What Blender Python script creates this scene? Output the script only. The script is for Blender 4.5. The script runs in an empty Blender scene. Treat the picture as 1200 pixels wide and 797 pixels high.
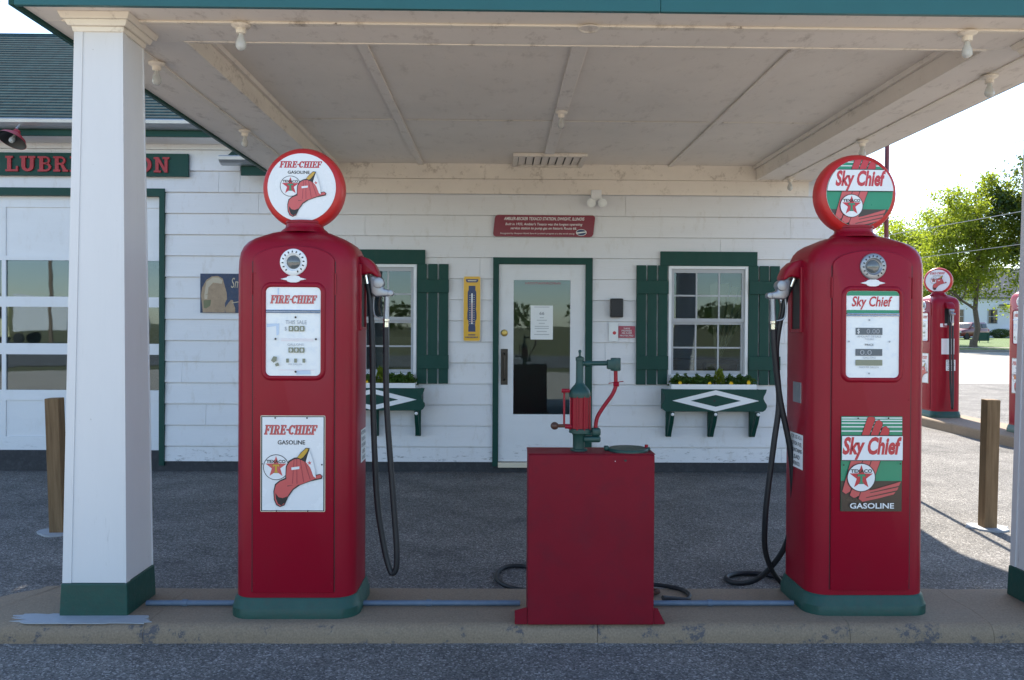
import bpy, bmesh, math, random
from mathutils import Vector, Matrix
random.seed(7)
SC = bpy.context.scene
COL = SC.collection
rad = math.radians

# ------------------------------------------------------------------ camera
cam_d = bpy.data.cameras.new('camera')
cam = bpy.data.objects.new('camera', cam_d)
COL.objects.link(cam)
YAW, PITCH, ROLL = rad(0.85), rad(-0.5), rad(0.30)
fw = Vector((math.sin(YAW)*math.cos(PITCH), math.cos(YAW)*math.cos(PITCH), math.sin(PITCH)))
rt = Vector((math.cos(YAW), -math.sin(YAW), 0))
up = rt.cross(fw)
rt2 = rt*math.cos(ROLL) + up*math.sin(ROLL)
up2 = -rt*math.sin(ROLL) + up*math.cos(ROLL)
cam.matrix_world = Matrix(((rt2.x, up2.x, -fw.x, 0), (rt2.y, up2.y, -fw.y, 0), (rt2.z, up2.z, -fw.z, 1.44), (0, 0, 0, 1)))
cam_d.sensor_width = 36
cam_d.lens = 950/1200*36
cam_d.shift_y = -8.0/1200
cam_d.clip_start = 0.05
cam_d.clip_end = 3000
SC.camera = cam

# ------------------------------------------------------------------ sky, sun, exposure
W = bpy.data.worlds.new('World'); SC.world = W; W.use_nodes = True
wn = W.node_tree.nodes; wl = W.node_tree.links
bg = wn['Background']
sky = wn.new('ShaderNodeTexSky'); sky.sky_type = 'NISHITA'; sky.sun_disc = False
sky.sun_elevation = rad(42); sky.sun_rotation = rad(7)
sky.air_density = 1.0; sky.dust_density = 0.35; sky.ozone_density = 1.6
wl.new(sky.outputs[0], bg.inputs[0]); bg.inputs[1].default_value = 0.13
sun_d = bpy.data.lights.new('sun', 'SUN'); sun_d.energy = 5.0; sun_d.angle = rad(0.53); sun_d.color = (1, 0.92, 0.80)
sun = bpy.data.objects.new('sun', sun_d); COL.objects.link(sun)
sun.rotation_euler = Vector((0.136, 1.11, 1.0)).to_track_quat('Z', 'Y').to_euler()
SC.view_settings.view_transform = 'Standard'; SC.view_settings.look = 'None'
SC.view_settings.gamma = 1; SC.view_settings.use_curve_mapping = False
SC.view_settings.exposure = 1.5
SC.render.engine = 'CYCLES'
try:
    SC.cycles.max_bounces = 10; SC.cycles.transparent_max_bounces = 16; SC.cycles.diffuse_bounces = 5
except Exception: pass

# ------------------------------------------------------------------ materials
MATS = {}
def new_mat(name):
    m = bpy.data.materials.new(name); m.use_nodes = True
    MATS[name] = m
    nt = m.node_tree
    return m, nt.nodes, nt.links, nt.nodes['Principled BSDF']
def ramp(nodes, pts):
    r = nodes.new('ShaderNodeValToRGB')
    e = r.color_ramp.elements
    while len(e) < len(pts): e.new(0.5)
    for i, (p, c) in enumerate(pts):
        e[i].position = p; e[i].color = tuple(c)+(1,) if len(c) == 3 else c
    return r
def coords(nodes, kind='Object'):
    return nodes.new('ShaderNodeTexCoord').outputs[kind]
def world_pos(nodes):
    return nodes.new('ShaderNodeNewGeometry').outputs['Position']
def noise(nodes, links, vec, scale, detail=4, rough=0.55, stretch=None):
    if stretch:
        mp = nodes.new('ShaderNodeMapping'); mp.inputs['Scale'].default_value = stretch
        links.new(vec, mp.inputs['Vector']); vec = mp.outputs[0]
    n = nodes.new('ShaderNodeTexNoise'); n.inputs['Scale'].default_value = scale
    n.inputs['Detail'].default_value = detail; n.inputs['Roughness'].default_value = rough
    links.new(vec, n.inputs['Vector'])
    return n.outputs['Fac']
def mix(nodes, links, fac, a, b):
    m = nodes.new('ShaderNodeMix'); m.data_type = 'RGBA'
    if isinstance(fac, (int, float)): m.inputs[0].default_value = fac
    else: links.new(fac, m.inputs[0])
    for k, v in ((6, a), (7, b)):
        if isinstance(v, tuple): m.inputs[k].default_value = v+(1,) if len(v) == 3 else v
        else: links.new(v, m.inputs[k])
    return m.outputs[2]
def bump(nodes, links, bs, h, strength, dist=0.01):
    b = nodes.new('ShaderNodeBump'); b.inputs['Strength'].default_value = strength; b.inputs['Distance'].default_value = dist
    links.new(h, b.inputs['Height']); links.new(b.outputs[0], bs.inputs['Normal'])
def sc(c, k): return tuple(min(1, v*k) for v in c)

def paint(name, col, rough=0.4, var=0.12, dirt=None, dirt_amt=0.25, scale=6, bumpy=0.08, coat=0.0, stretch=None, metallic=0.0, grain=None, spec=None, dent=0.0):
    """painted surface: slight tone variation, grime and orange-peel"""
    m, n, l, b = new_mat(name)
    P = world_pos(n)
    f = noise(n, l, P, scale, 5, 0.6, stretch)
    c = mix(n, l, f, sc(col, 1-var), sc(col, 1+var))
    if dirt:
        g = noise(n, l, P, scale*2.3, 6, 0.7, stretch)
        r = ramp(n, ((0.48, (0, 0, 0)), (0.75, (dirt_amt,)*3)))
        l.new(g, r.inputs[0]); c = mix(n, l, r.outputs[0], c, dirt)
    l.new(c, b.inputs['Base Color'])
    rr = n.new('ShaderNodeMapRange'); rr.inputs[3].default_value = max(0.02, rough-0.08); rr.inputs[4].default_value = rough+0.1
    l.new(noise(n, l, P, scale*1.7, 4), rr.inputs[0]); l.new(rr.outputs[0], b.inputs['Roughness'])
    if bumpy:
        bump(n, l, b, noise(n, l, P, grain or 60, 4, 0.6, stretch), bumpy, 0.004)
    if dent:
        bp = n.new('ShaderNodeBump'); bp.inputs['Strength'].default_value = dent; bp.inputs['Distance'].default_value = 0.03
        l.new(noise(n, l, P, 3.5, 2, 0.4), bp.inputs['Height'])
        for lk in list(b.inputs['Normal'].links): l.new(lk.from_socket.node.outputs[0], b.inputs['Normal']); l.new(bp.outputs[0], lk.from_socket.node.inputs['Normal'])
    b.inputs['Metallic'].default_value = metallic
    if spec is not None: b.inputs['Specular IOR Level'].default_value = spec
    if coat: b.inputs['Coat Weight'].default_value = coat; b.inputs['Coat Roughness'].default_value = 0.12
    return m

PRED = (0.262, 0.0030, 0.017)
paint('pump_red', PRED, 0.34, 0.10, (0.20, 0.012, 0.02), 0.3, 3, 0.03, coat=0.05, spec=0.24, dent=0.08)
paint('tank_red', (0.185, 0.007, 0.018), 0.5, 0.16, (0.12, 0.012, 0.022), 0.6, 5, 0.10, spec=0.15, dent=0.25)
paint('bright_red', (0.50, 0.020, 0.020), 0.38, 0.08, None, 0, 4, 0.03)
paint('sign_maroon', (0.20, 0.008, 0.030), 0.35, 0.05, None, 0, 4, 0)
paint('letter_red', (0.36, 0.02, 0.03), 0.5, 0.15)
paint('green_trim', (0.007, 0.054, 0.042), 0.5, 0.15, (0.03, 0.06, 0.05), 0.3, 8, 0.12, stretch=(1, 1, 0.25), spec=0.25)
paint('green_base', (0.006, 0.060, 0.046), 0.5, 0.25, (0.03, 0.05, 0.04), 0.7, 14, 0.35)
paint('green_pump', (0.006, 0.048, 0.040), 0.45, 0.2, (0.02, 0.04, 0.035), 0.6, 20, 0.15)
paint('fascia_green', (0.010, 0.095, 0.098), 0.4, 0.12, None, 0, 5, 0.05)
def siding_mat(name, col, dirt_strength):
    m, n, l, b = new_mat(name)
    P = world_pos(n); O = n.new('ShaderNodeObjectInfo')
    f = noise(n, l, P, 3.2, 5, 0.6, (0.5, 1, 2))
    c = mix(n, l, f, sc(col, 0.90), sc(col, 1.04))
    c2 = mix(n, l, O.outputs['Random'], c, sc(col, 0.90))
    mixer = n.new('ShaderNodeMix'); mixer.data_type = 'RGBA'; mixer.inputs[0].default_value = 0.5
    l.new(c, mixer.inputs[6]); l.new(c2, mixer.inputs[7]); c = mixer.outputs[2]
    # weather stains running down, stronger close to the ground
    g = noise(n, l, P, 7, 7, 0.72, (1.5, 1, 0.6))
    r = ramp(n, ((0.55, (0, 0, 0)), (0.80, (dirt_strength,)*3))); l.new(g, r.inputs[0])
    c = mix(n, l, r.outputs[0], c, (0.42, 0.37, 0.30))
    sx = n.new('ShaderNodeSeparateXYZ'); l.new(P, sx.inputs[0])
    mr = n.new('ShaderNodeMapRange'); mr.inputs[1].default_value = 0.32; mr.inputs[2].default_value = 0.08; mr.inputs[3].default_value = 0; mr.inputs[4].default_value = 1
    l.new(sx.outputs[2], mr.inputs[0])
    g2 = noise(n, l, P, 16, 6, 0.75, (0.6, 1, 2)); r2 = ramp(n, ((0.56, (0, 0, 0)), (0.66, (1, 1, 1)))); l.new(g2, r2.inputs[0])
    mu = n.new('ShaderNodeMath'); mu.operation = 'MULTIPLY'; l.new(mr.outputs[0], mu.inputs[0]); l.new(r2.outputs[0], mu.inputs[1])
    c = mix(n, l, mu.outputs[0], c, (0.16, 0.15, 0.15))
    l.new(c, b.inputs['Base Color']); b.inputs['Roughness'].default_value = 0.5
    bump(n, l, b, noise(n, l, P, 22, 5, 0.65, (0.25, 1, 5)), 0.16, 0.006)
    return m
siding_mat('siding_white', (0.74, 0.74, 0.76), 0.5)
siding_mat('door_white', (0.74, 0.75, 0.77), 0.25)
def column_mat():
    m, n, l, b = new_mat('column_white'); P = world_pos(n); col = (0.66, 0.655, 0.66)
    c = mix(n, l, noise(n, l, P, 4, 5, 0.6, (1, 1, 0.3)), sc(col, 0.93), sc(col, 1.05))
    g = noise(n, l, P, 26, 7, 0.75, (1, 1, 0.10)); r = ramp(n, ((0.60, (0, 0, 0)), (0.72, (1,)*3))); l.new(g, r.inputs[0])
    sx = n.new('ShaderNodeSeparateXYZ'); l.new(P, sx.inputs[0])
    mr = n.new('ShaderNodeMapRange'); mr.inputs[1].default_value = 0.75; mr.inputs[2].default_value = 0.22; mr.inputs[3].default_value = 0.10; mr.inputs[4].default_value = 0.75; l.new(sx.outputs[2], mr.inputs[0])
    mu = n.new('ShaderNodeMath'); mu.operation = 'MULTIPLY'; l.new(mr.outputs[0], mu.inputs[0]); l.new(r.outputs[0], mu.inputs[1])
    c = mix(n, l, mu.outputs[0], c, (0.20, 0.18, 0.17))
    sp = noise(n, l, P, 30, 4, 0.7); rs = ramp(n, ((0.70, (0, 0, 0)), (0.74, (0.5,)*3))); l.new(sp, rs.inputs[0]); c = mix(n, l, rs.outputs[0], c, (0.35, 0.33, 0.31))
    l.new(c, b.inputs['Base Color']); b.inputs['Roughness'].default_value = 0.5
    bump(n, l, b, noise(n, l, P, 20, 5, 0.65, (4, 4, 0.3)), 0.14, 0.005)
column_mat()
def ceiling_mat(name, col, amt, sscale=1.6, peel=False):
    m, n, l, b = new_mat(name)
    P = world_pos(n)
    f = noise(n, l, P, sscale, 6, 0.62)
    c = mix(n, l, f, sc(col, 0.82), sc(col, 1.06))
    g = noise(n, l, P, 9, 8, 0.78, (1, 0.5, 1)); r = ramp(n, ((0.54, (0, 0, 0)), (0.72, (amt,)*3))); l.new(g, r.inputs[0])
    c = mix(n, l, r.outputs[0], c, (0.30, 0.24, 0.18))
    v = noise(n, l, P, 85, 4, 0.7); rv = ramp(n, ((0.68, (0, 0, 0)), (0.74, (0.55,)*3))); l.new(v, rv.inputs[0])
    c = mix(n, l, rv.outputs[0], c, (0.20, 0.17, 0.14))
    if peel:    # flaking paint with bare brown wood below
        pf = noise(n, l, P, 5.5, 9, 0.78, (1, 3, 1)); rp = ramp(n, ((0.635, (0, 0, 0)), (0.65, (0.85,)*3))); l.new(pf, rp.inputs[0])
        c = mix(n, l, rp.outputs[0], c, (0.10, 0.055, 0.03))
    l.new(c, b.inputs['Base Color']); b.inputs['Roughness'].default_value = 0.6
    bump(n, l, b, noise(n, l, P, 40, 5, 0.7), 0.12, 0.005)
    return m
ceiling_mat('ceiling_panel', (0.83, 0.755, 0.67), 0.35)
ceiling_mat('ceiling_trim', (0.83, 0.76, 0.68), 0.6)
ceiling_mat('peeling_trim', (0.80, 0.73, 0.63), 0.9, 4, True)
ceiling_mat('ceiling_edge', (0.82, 0.75, 0.655), 0.9, 4)
paint('white_gloss', (0.74, 0.75, 0.76), 0.25, 0.04, None, 0, 8, 0.0)
paint('dial_white', (0.80, 0.82, 0.82), 0.22, 0.06, (0.60, 0.66, 0.74), 0.6, 9, 0.0)
paint('white_trim', (0.78, 0.79, 0.81), 0.4, 0.05)
paint('sash_grey', (0.40, 0.41, 0.43), 0.45, 0.08)
paint('paper_white', (0.78, 0.80, 0.80), 0.7, 0.04)
paint('faded_grey', (0.35, 0.36, 0.38), 0.6, 0.1)
paint('black_print', (0.012, 0.012, 0.014), 0.45, 0.2)
paint('black_rubber', (0.012, 0.013, 0.016), 0.5, 0.3, None, 0, 30, 0.1)
paint('black_plastic', (0.012, 0.012, 0.013), 0.45, 0.2)
paint('plinth_dark', (0.035, 0.037, 0.042), 0.8, 0.3, (0.09, 0.09, 0.1), 0.5, 12, 0.4)
paint('salmon', (0.55, 0.085, 0.085), 0.3, 0.05)
paint('print_red', (0.50, 0.022, 0.035), 0.3, 0.04)
paint('print_green', (0.012, 0.24, 0.125), 0.3, 0.04)
paint('print_brown', (0.045, 0.030, 0.022), 0.3, 0.1)
paint('print_yellow', (0.55, 0.32, 0.03), 0.3, 0.05)
paint('print_olive', (0.22, 0.23, 0.16), 0.4, 0.1)
paint('counter_grey', (0.10, 0.12, 0.14), 0.25, 0.1)
paint('sign_yellow', (0.72, 0.40, 0.015), 0.3, 0.06)
paint('sign_navy', (0.015, 0.035, 0.12), 0.35, 0.1)
paint('cream', (0.70, 0.62, 0.48), 0.4, 0.08)
paint('poster_navy', (0.030, 0.050, 0.105), 0.6, 0.35, (0.10, 0.10, 0.10), 0.6, 20)
paint('poster_tan', (0.36, 0.26, 0.17), 0.6, 0.3, (0.20, 0.14, 0.09), 0.6, 16)
paint('poster_light', (0.50, 0.43, 0.32), 0.6, 0.2)
paint('poster_olive', (0.16, 0.17, 0.09), 0.6, 0.3)
paint('alu', (0.33, 0.34, 0.36), 0.42, 0.15, (0.30, 0.31, 0.33), 0.6, 30, 0.1, metallic=0.75)
paint('chrome', (0.75, 0.76, 0.78), 0.14, 0.04, None, 0, 8, 0, metallic=1.0)
paint('galvanised', (0.42, 0.44, 0.46), 0.4, 0.2, None, 0, 8, 0.05, metallic=0.7)
paint('brass', (0.45, 0.32, 0.10), 0.35, 0.2, None, 0, 8, 0, metallic=0.9)
paint('bronze_plate', (0.045, 0.036, 0.028), 0.4, 0.3, None, 0, 20, 0.05, metallic=0.4)
paint('rust', (0.10, 0.035, 0.018), 0.75, 0.4, (0.03, 0.02, 0.02), 0.8, 30, 0.3)
paint('brown_knob', (0.07, 0.03, 0.018), 0.4, 0.2)
paint('conduit_blue', (0.10, 0.145, 0.21), 0.5, 0.2, (0.18, 0.21, 0.26), 0.4, 12, 0.05)
paint('wire_light', (0.35, 0.35, 0.35), 0.5, 0.1)
paint('pole_red', (0.20, 0.04, 0.05), 0.5, 0.15)
paint('soil', (0.04, 0.028, 0.02), 0.9, 0.4)
paint('petal_yellow', (0.80, 0.50, 0.01), 0.5, 0.1)
paint('room_wall', (0.34, 0.32, 0.27), 0.8, 0.1)
paint('room_floor', (0.10, 0.07, 0.05), 0.6, 0.3)
paint('furniture_wood', (0.16, 0.085, 0.04), 0.5, 0.4, None, 0, 12, 0.1, stretch=(0.4, 1, 4))
paint('canvas', (0.42, 0.36, 0.27), 0.9, 0.2)
paint('house_white', (0.74, 0.75, 0.78), 0.6, 0.05)
paint('car_red', (0.13, 0.006, 0.013), 0.3, 0.03, None, 0, 5, 0, coat=0.3)
paint('tyre', (0.02, 0.02, 0.02), 0.8, 0.2)
paint('head_glass', (0.7, 0.72, 0.75), 0.1, 0.05)
paint('dark_glass', (0.02, 0.024, 0.028), 0.06, 0.1)
paint('roof_grey', (0.12, 0.12, 0.12), 0.8, 0.2)
paint('mortar', (0.34, 0.36, 0.385), 0.85, 0.12, (0.3, 0.3, 0.3), 0.5, 14, 0.3)
paint('truck_yellow', (0.75, 0.72, 0.40), 0.3, 0.05)

def wood_mat(name, c1, c2):
    m, n, l, b = new_mat(name)
    P = coords(n)
    f = noise(n, l, P, 9, 6, 0.65, (6, 6, 0.35)); r = ramp(n, ((0.3, c1), (0.7, c2))); l.new(f, r.inputs[0])
    kn = noise(n, l, P, 11, 3, 0.5, (1, 1, 0.45)); rk = ramp(n, ((0.66, (0, 0, 0)), (0.75, (0.8,)*3))); l.new(kn, rk.inputs[0])
    c = mix(n, l, rk.outputs[0], r.outputs[0], sc(c1, 0.4))
    l.new(c, b.inputs['Base Color']); b.inputs['Roughness'].default_value = 0.8
    bump(n, l, b, f, 0.35, 0.01)
wood_mat('post_wood', (0.13, 0.075, 0.033), (0.24, 0.15, 0.075))
wood_mat('pole_wood', (0.14, 0.10, 0.065), (0.26, 0.19, 0.13))
wood_mat('bark', (0.055, 0.042, 0.032), (0.15, 0.12, 0.095))

def glass_mat(name, tint, base, wave=0.0):
    m, n, l, b = new_mat(name)
    out = n['Material Output']; n.remove(b)
    tr = n.new('ShaderNodeBsdfTransparent'); tr.inputs[0].default_value = tint+(1,)
    gl = n.new('ShaderNodeBsdfGlossy'); gl.inputs['Roughness'].default_value = 0.015; gl.inputs[0].default_value = (0.74, 0.88, 1, 1)
    fr = n.new('ShaderNodeFresnel'); fr.inputs[0].default_value = 1.52
    ad = n.new('ShaderNodeMath'); ad.operation = 'ADD'; ad.use_clamp = True; ad.inputs[1].default_value = base
    l.new(fr.outputs[0], ad.inputs[0])
    mx = n.new('ShaderNodeMixShader'); l.new(ad.outputs[0], mx.inputs[0]); l.new(tr.outputs[0], mx.inputs[1]); l.new(gl.outputs[0], mx.inputs[2])
    l.new(mx.outputs[0], out.inputs['Surface'])
    if wave:
        bp = n.new('ShaderNodeBump'); bp.inputs['Strength'].default_value = wave; bp.inputs['Distance'].default_value = 0.02
        l.new(noise(n, l, world_pos(n), 3.0, 1, 0.4), bp.inputs['Height'])
        l.new(bp.outputs[0], gl.inputs['Normal'])
    return m
glass_mat('pane_glass', (0.80, 0.86, 0.86), 0.0, 0.02)
glass_mat('bay_glass', (0.5, 0.55, 0.56), 0.035, 0.035)
m, n, l, b = new_mat('bulb_glass'); b.inputs['Base Color'].default_value = (0.62, 0.62, 0.60, 1); b.inputs['Roughness'].default_value = 0.12; b.inputs['Transmission Weight'].default_value = 0.25; b.inputs['Subsurface Weight'].default_value = 0.0
m, n, l, b = new_mat('lens_glass'); b.inputs['Base Color'].default_value = (0.10, 0.11, 0.11, 1); b.inputs['Roughness'].default_value = 0.05; b.inputs['Coat Weight'].default_value = 1

def asphalt_mat():
    m, n, l, b = new_mat('asphalt')
    P = world_pos(n)
    big = noise(n, l, P, 0.35, 6, 0.6); mid = noise(n, l, P, 2.5, 5, 0.6)
    c = mix(n, l, big, (0.165, 0.158, 0.150), (0.21, 0.20, 0.185))
    vo = n.new('ShaderNodeTexVoronoi'); vo.inputs['Scale'].default_value = 135; l.new(P, vo.inputs['Vector'])
    sv = n.new('ShaderNodeSeparateColor'); l.new(vo.outputs['Color'], sv.inputs[0])
    r = ramp(n, ((0.0, (0.45, 0.45, 0.46)), (0.45, (0.88, 0.88, 0.89)), (0.80, (1.15, 1.14, 1.12)), (1.0, (2.2, 2.2, 2.24)))); l.new(sv.outputs[0], r.inputs[0])
    mm = n.new('ShaderNodeMix'); mm.data_type = 'RGBA'; mm.blend_type = 'MULTIPLY'; mm.inputs[0].default_value = 1
    l.new(c, mm.inputs[6]); l.new(r.outputs[0], mm.inputs[7]); c = mm.outputs[2]
    r2 = ramp(n, ((0.35, (0.82,)*3), (0.65, (1.12,)*3))); l.new(mid, r2.inputs[0])
    m2 = n.new('ShaderNodeMix'); m2.data_type = 'RGBA'; m2.blend_type = 'MULTIPLY'; m2.inputs[0].default_value = 1
    l.new(c, m2.inputs[6]); l.new(r2.outputs[0], m2.inputs[7]); c = m2.outputs[2]
    # oil spots
    o = noise(n, l, P, 1.3, 5, 0.7); ro = ramp(n, ((0.56, (0, 0, 0)), (0.74, (0.6,)*3))); l.new(o, ro.inputs[0])
    c = mix(n, l, ro.outputs[0], c, (0.05, 0.05, 0.052))
    # tyre-polished wheel tracks along the lane and darker patched band by the island
    sx = n.new('ShaderNodeSeparateXYZ'); l.new(P, sx.inputs[0])
    wob = n.new('ShaderNodeMath'); wob.operation = 'ADD'; l.new(sx.outputs[1], wob.inputs[0]); l.new(noise(n, l, P, 0.6, 3, 0.5), wob.inputs[1])
    wv = n.new('ShaderNodeMath'); wv.operation = 'SINE'; ml = n.new('ShaderNodeMath'); ml.operation = 'MULTIPLY'; ml.inputs[1].default_value = 3.9; l.new(wob.outputs[0], ml.inputs[0]); l.new(ml.outputs[0], wv.inputs[0])
    rt_ = ramp(n, ((0.25, (0, 0, 0)), (0.95, (0.30,)*3))); l.new(wv.outputs[0], rt_.inputs[0])
    brk = n.new('ShaderNodeMath'); brk.operation = 'MULTIPLY'; l.new(rt_.outputs[0], brk.inputs[0]); l.new(noise(n, l, P, 0.9, 4, 0.6), brk.inputs[1])
    c = mix(n, l, brk.outputs[0], c, (0.05, 0.05, 0.052))
    # cracks
    v2 = n.new('ShaderNodeTexVoronoi'); v2.feature = 'DISTANCE_TO_EDGE'; v2.inputs['Scale'].default_value = 0.23
    mp = n.new('ShaderNodeVectorMath'); mp.operation = 'ADD'; l.new(P, mp.inputs[0])
    nn = n.new('ShaderNodeTexNoise'); nn.inputs['Scale'].default_value = 1.1; nn.inputs['Detail'].default_value = 5; l.new(P, nn.inputs['Vector']); l.new(nn.outputs['Color'], mp.inputs[1])
    l.new(mp.outputs[0], v2.inputs['Vector'])
    rc = ramp(n, ((0.0, (0.35,)*3), (0.0025, (0, 0, 0)))); l.new(v2.outputs['Distance'], rc.inputs[0])
    c = mix(n, l, rc.outputs[0], c, (0.045, 0.043, 0.04))
    l.new(c, b.inputs['Base Color']); b.inputs['Roughness'].default_value = 0.9; b.inputs['Specular IOR Level'].default_value = 0.2
    bump(n, l, b, vo.outputs['Distance'], 0.7, 0.006)
asphalt_mat()
def concrete_mat(name, col, chips=True):
    m, n, l, b = new_mat(name)
    P = world_pos(n)
    f = noise(n, l, P, 2.2, 6, 0.65); c = mix(n, l, f, sc(col, 0.80), sc(col, 1.12))
    g = noise(n, l, P, 120, 3, 0.6); r = ramp(n, ((0.3, (0.8,)*3), (0.7, (1.15,)*3))); l.new(g, r.inputs[0])
    mm = n.new('ShaderNodeMix'); mm.data_type = 'RGBA'; mm.blend_type = 'MULTIPLY'; mm.inputs[0].default_value = 1
    l.new(c, mm.inputs[6]); l.new(r.outputs[0], mm.inputs[7]); c = mm.outputs[2]
    st = noise(n, l, P, 1.1, 6, 0.75); rs = ramp(n, ((0.55, (0, 0, 0)), (0.75, (0.6,)*3))); l.new(st, rs.inputs[0])
    c = mix(n, l, rs.outputs[0], c, sc(col, 0.5))
    if chips:   # remains of dark blue kerb paint on the upright edge
        ge = n.new('ShaderNodeNewGeometry'); sx = n.new('ShaderNodeSeparateXYZ'); l.new(ge.outputs['Normal'], sx.inputs[0])
        ms = n.new('ShaderNodeMapRange'); ms.inputs[1].default_value = -0.25; ms.inputs[2].default_value = -0.55; l.new(sx.outputs[1], ms.inputs[0])
        pn = noise(n, l, P, 7, 10, 0.82); rp = ramp(n, ((0.545, (0, 0, 0)), (0.578, (0.7,)*3))); l.new(pn, rp.inputs[0])
        mu = n.new('ShaderNodeMath'); mu.operation = 'MULTIPLY'; l.new(ms.outputs[0], mu.inputs[0]); l.new(rp.outputs[0], mu.inputs[1])
        c = mix(n, l, mu.outputs[0], c, (0.035, 0.05, 0.08))
    l.new(c, b.inputs['Base Color']); b.inputs['Roughness'].default_value = 0.9
    bump(n, l, b, g, 0.3, 0.004)
concrete_mat('island_concrete', (0.265, 0.198, 0.135))
concrete_mat('bounce_concrete', (0.54, 0.465, 0.37), False)  # extra pale and warm, for the added sheet that bounces light
concrete_mat('road_concrete', (0.30, 0.275, 0.235), False)
concrete_mat('kerb_concrete', (0.24, 0.22, 0.19), False)
def grass_mat(name, a, b_, scale):
    m, n, l, b = new_mat(name); P = world_pos(n)
    c = mix(n, l, noise(n, l, P, scale, 8, 0.7), a, b_)
    l.new(c, b.inputs['Base Color']); b.inputs['Roughness'].default_value = 0.9
    bump(n, l, b, noise(n, l, P, 18, 6, 0.8), 0.8, 0.05)
grass_mat('lawn', (0.035, 0.085, 0.008), (0.085, 0.14, 0.015), 1.2)
grass_mat('field', (0.10, 0.11, 0.03), (0.20, 0.17, 0.07), 0.15)
def leaf_mat(name, c1, c2, trans=0.45):
    m, n, l, b = new_mat(name)
    O = n.new('ShaderNodeNewGeometry')
    c = mix(n, l, O.outputs['Random Per Island'], c1, c2)
    l.new(c, b.inputs['Base Color']); b.inputs['Roughness'].default_value = 0.5
    t = n.new('ShaderNodeBsdfTranslucent'); tc = mix(n, l, 0.5, c, (0.34, 0.42, 0.03)); l.new(tc, t.inputs[0])
    mx = n.new('ShaderNodeMixShader'); mx.inputs[0].default_value = trans
    l.new(b.outputs[0], mx.inputs[1]); l.new(t.outputs[0], mx.inputs[2]); l.new(mx.outputs[0], n['Material Output'].inputs['Surface'])
leaf_mat('leaf_bright', (0.10, 0.150, 0.012), (0.25, 0.29, 0.030), 0.66)
leaf_mat('leaf_dark', (0.018, 0.045, 0.012), (0.045, 0.085, 0.02), 0.3)
leaf_mat('leaf_mid', (0.04, 0.08, 0.015), (0.09, 0.13, 0.025), 0.4)
leaf_mat('leaf_plant', (0.02, 0.055, 0.010), (0.06, 0.14, 0.02), 0.3)
def shingle_mat():
    m, n, l, b = new_mat('shingle'); P = world_pos(n)
    br = n.new('ShaderNodeTexBrick'); mp = n.new('ShaderNodeMapping'); mp.inputs['Rotation'].default_value = (0, 0, 0); l.new(P, mp.inputs[0])
    cx = n.new('ShaderNodeSeparateXYZ'); l.new(P, cx.inputs[0]); cb = n.new('ShaderNodeCombineXYZ'); l.new(cx.outputs[0], cb.inputs[0]); l.new(cx.outputs[2], cb.inputs[1])
    l.new(cb.outputs[0], br.inputs['Vector']); br.inputs['Scale'].default_value = 1; br.inputs['Brick Width'].default_value = 0.3; br.inputs['Row Height'].default_value = 0.0407
    br.inputs['Mortar Size'].default_value = 0.004
    br.inputs['Color1'].default_value = (0.018, 0.054, 0.050, 1); br.inputs['Color2'].default_value = (0.026, 0.068, 0.062, 1); br.inputs['Mortar'].default_value = (0.014, 0.03, 0.032, 1)
    f = noise(n, l, P, 9, 9, 0.82); r = ramp(n, ((0.3, (0.45,)*3), (0.7, (1.55,)*3))); l.new(f, r.inputs[0])
    mm = n.new('ShaderNodeMix'); mm.data_type = 'RGBA'; mm.blend_type = 'MULTIPLY'; mm.inputs[0].default_value = 1
    l.new(br.outputs['Color'], mm.inputs[6]); l.new(r.outputs[0], mm.inputs[7])
    l.new(mm.outputs[2], b.inputs['Base Color']); b.inputs['Roughness'].default_value = 0.9
shingle_mat()
MT = MATS

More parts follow.
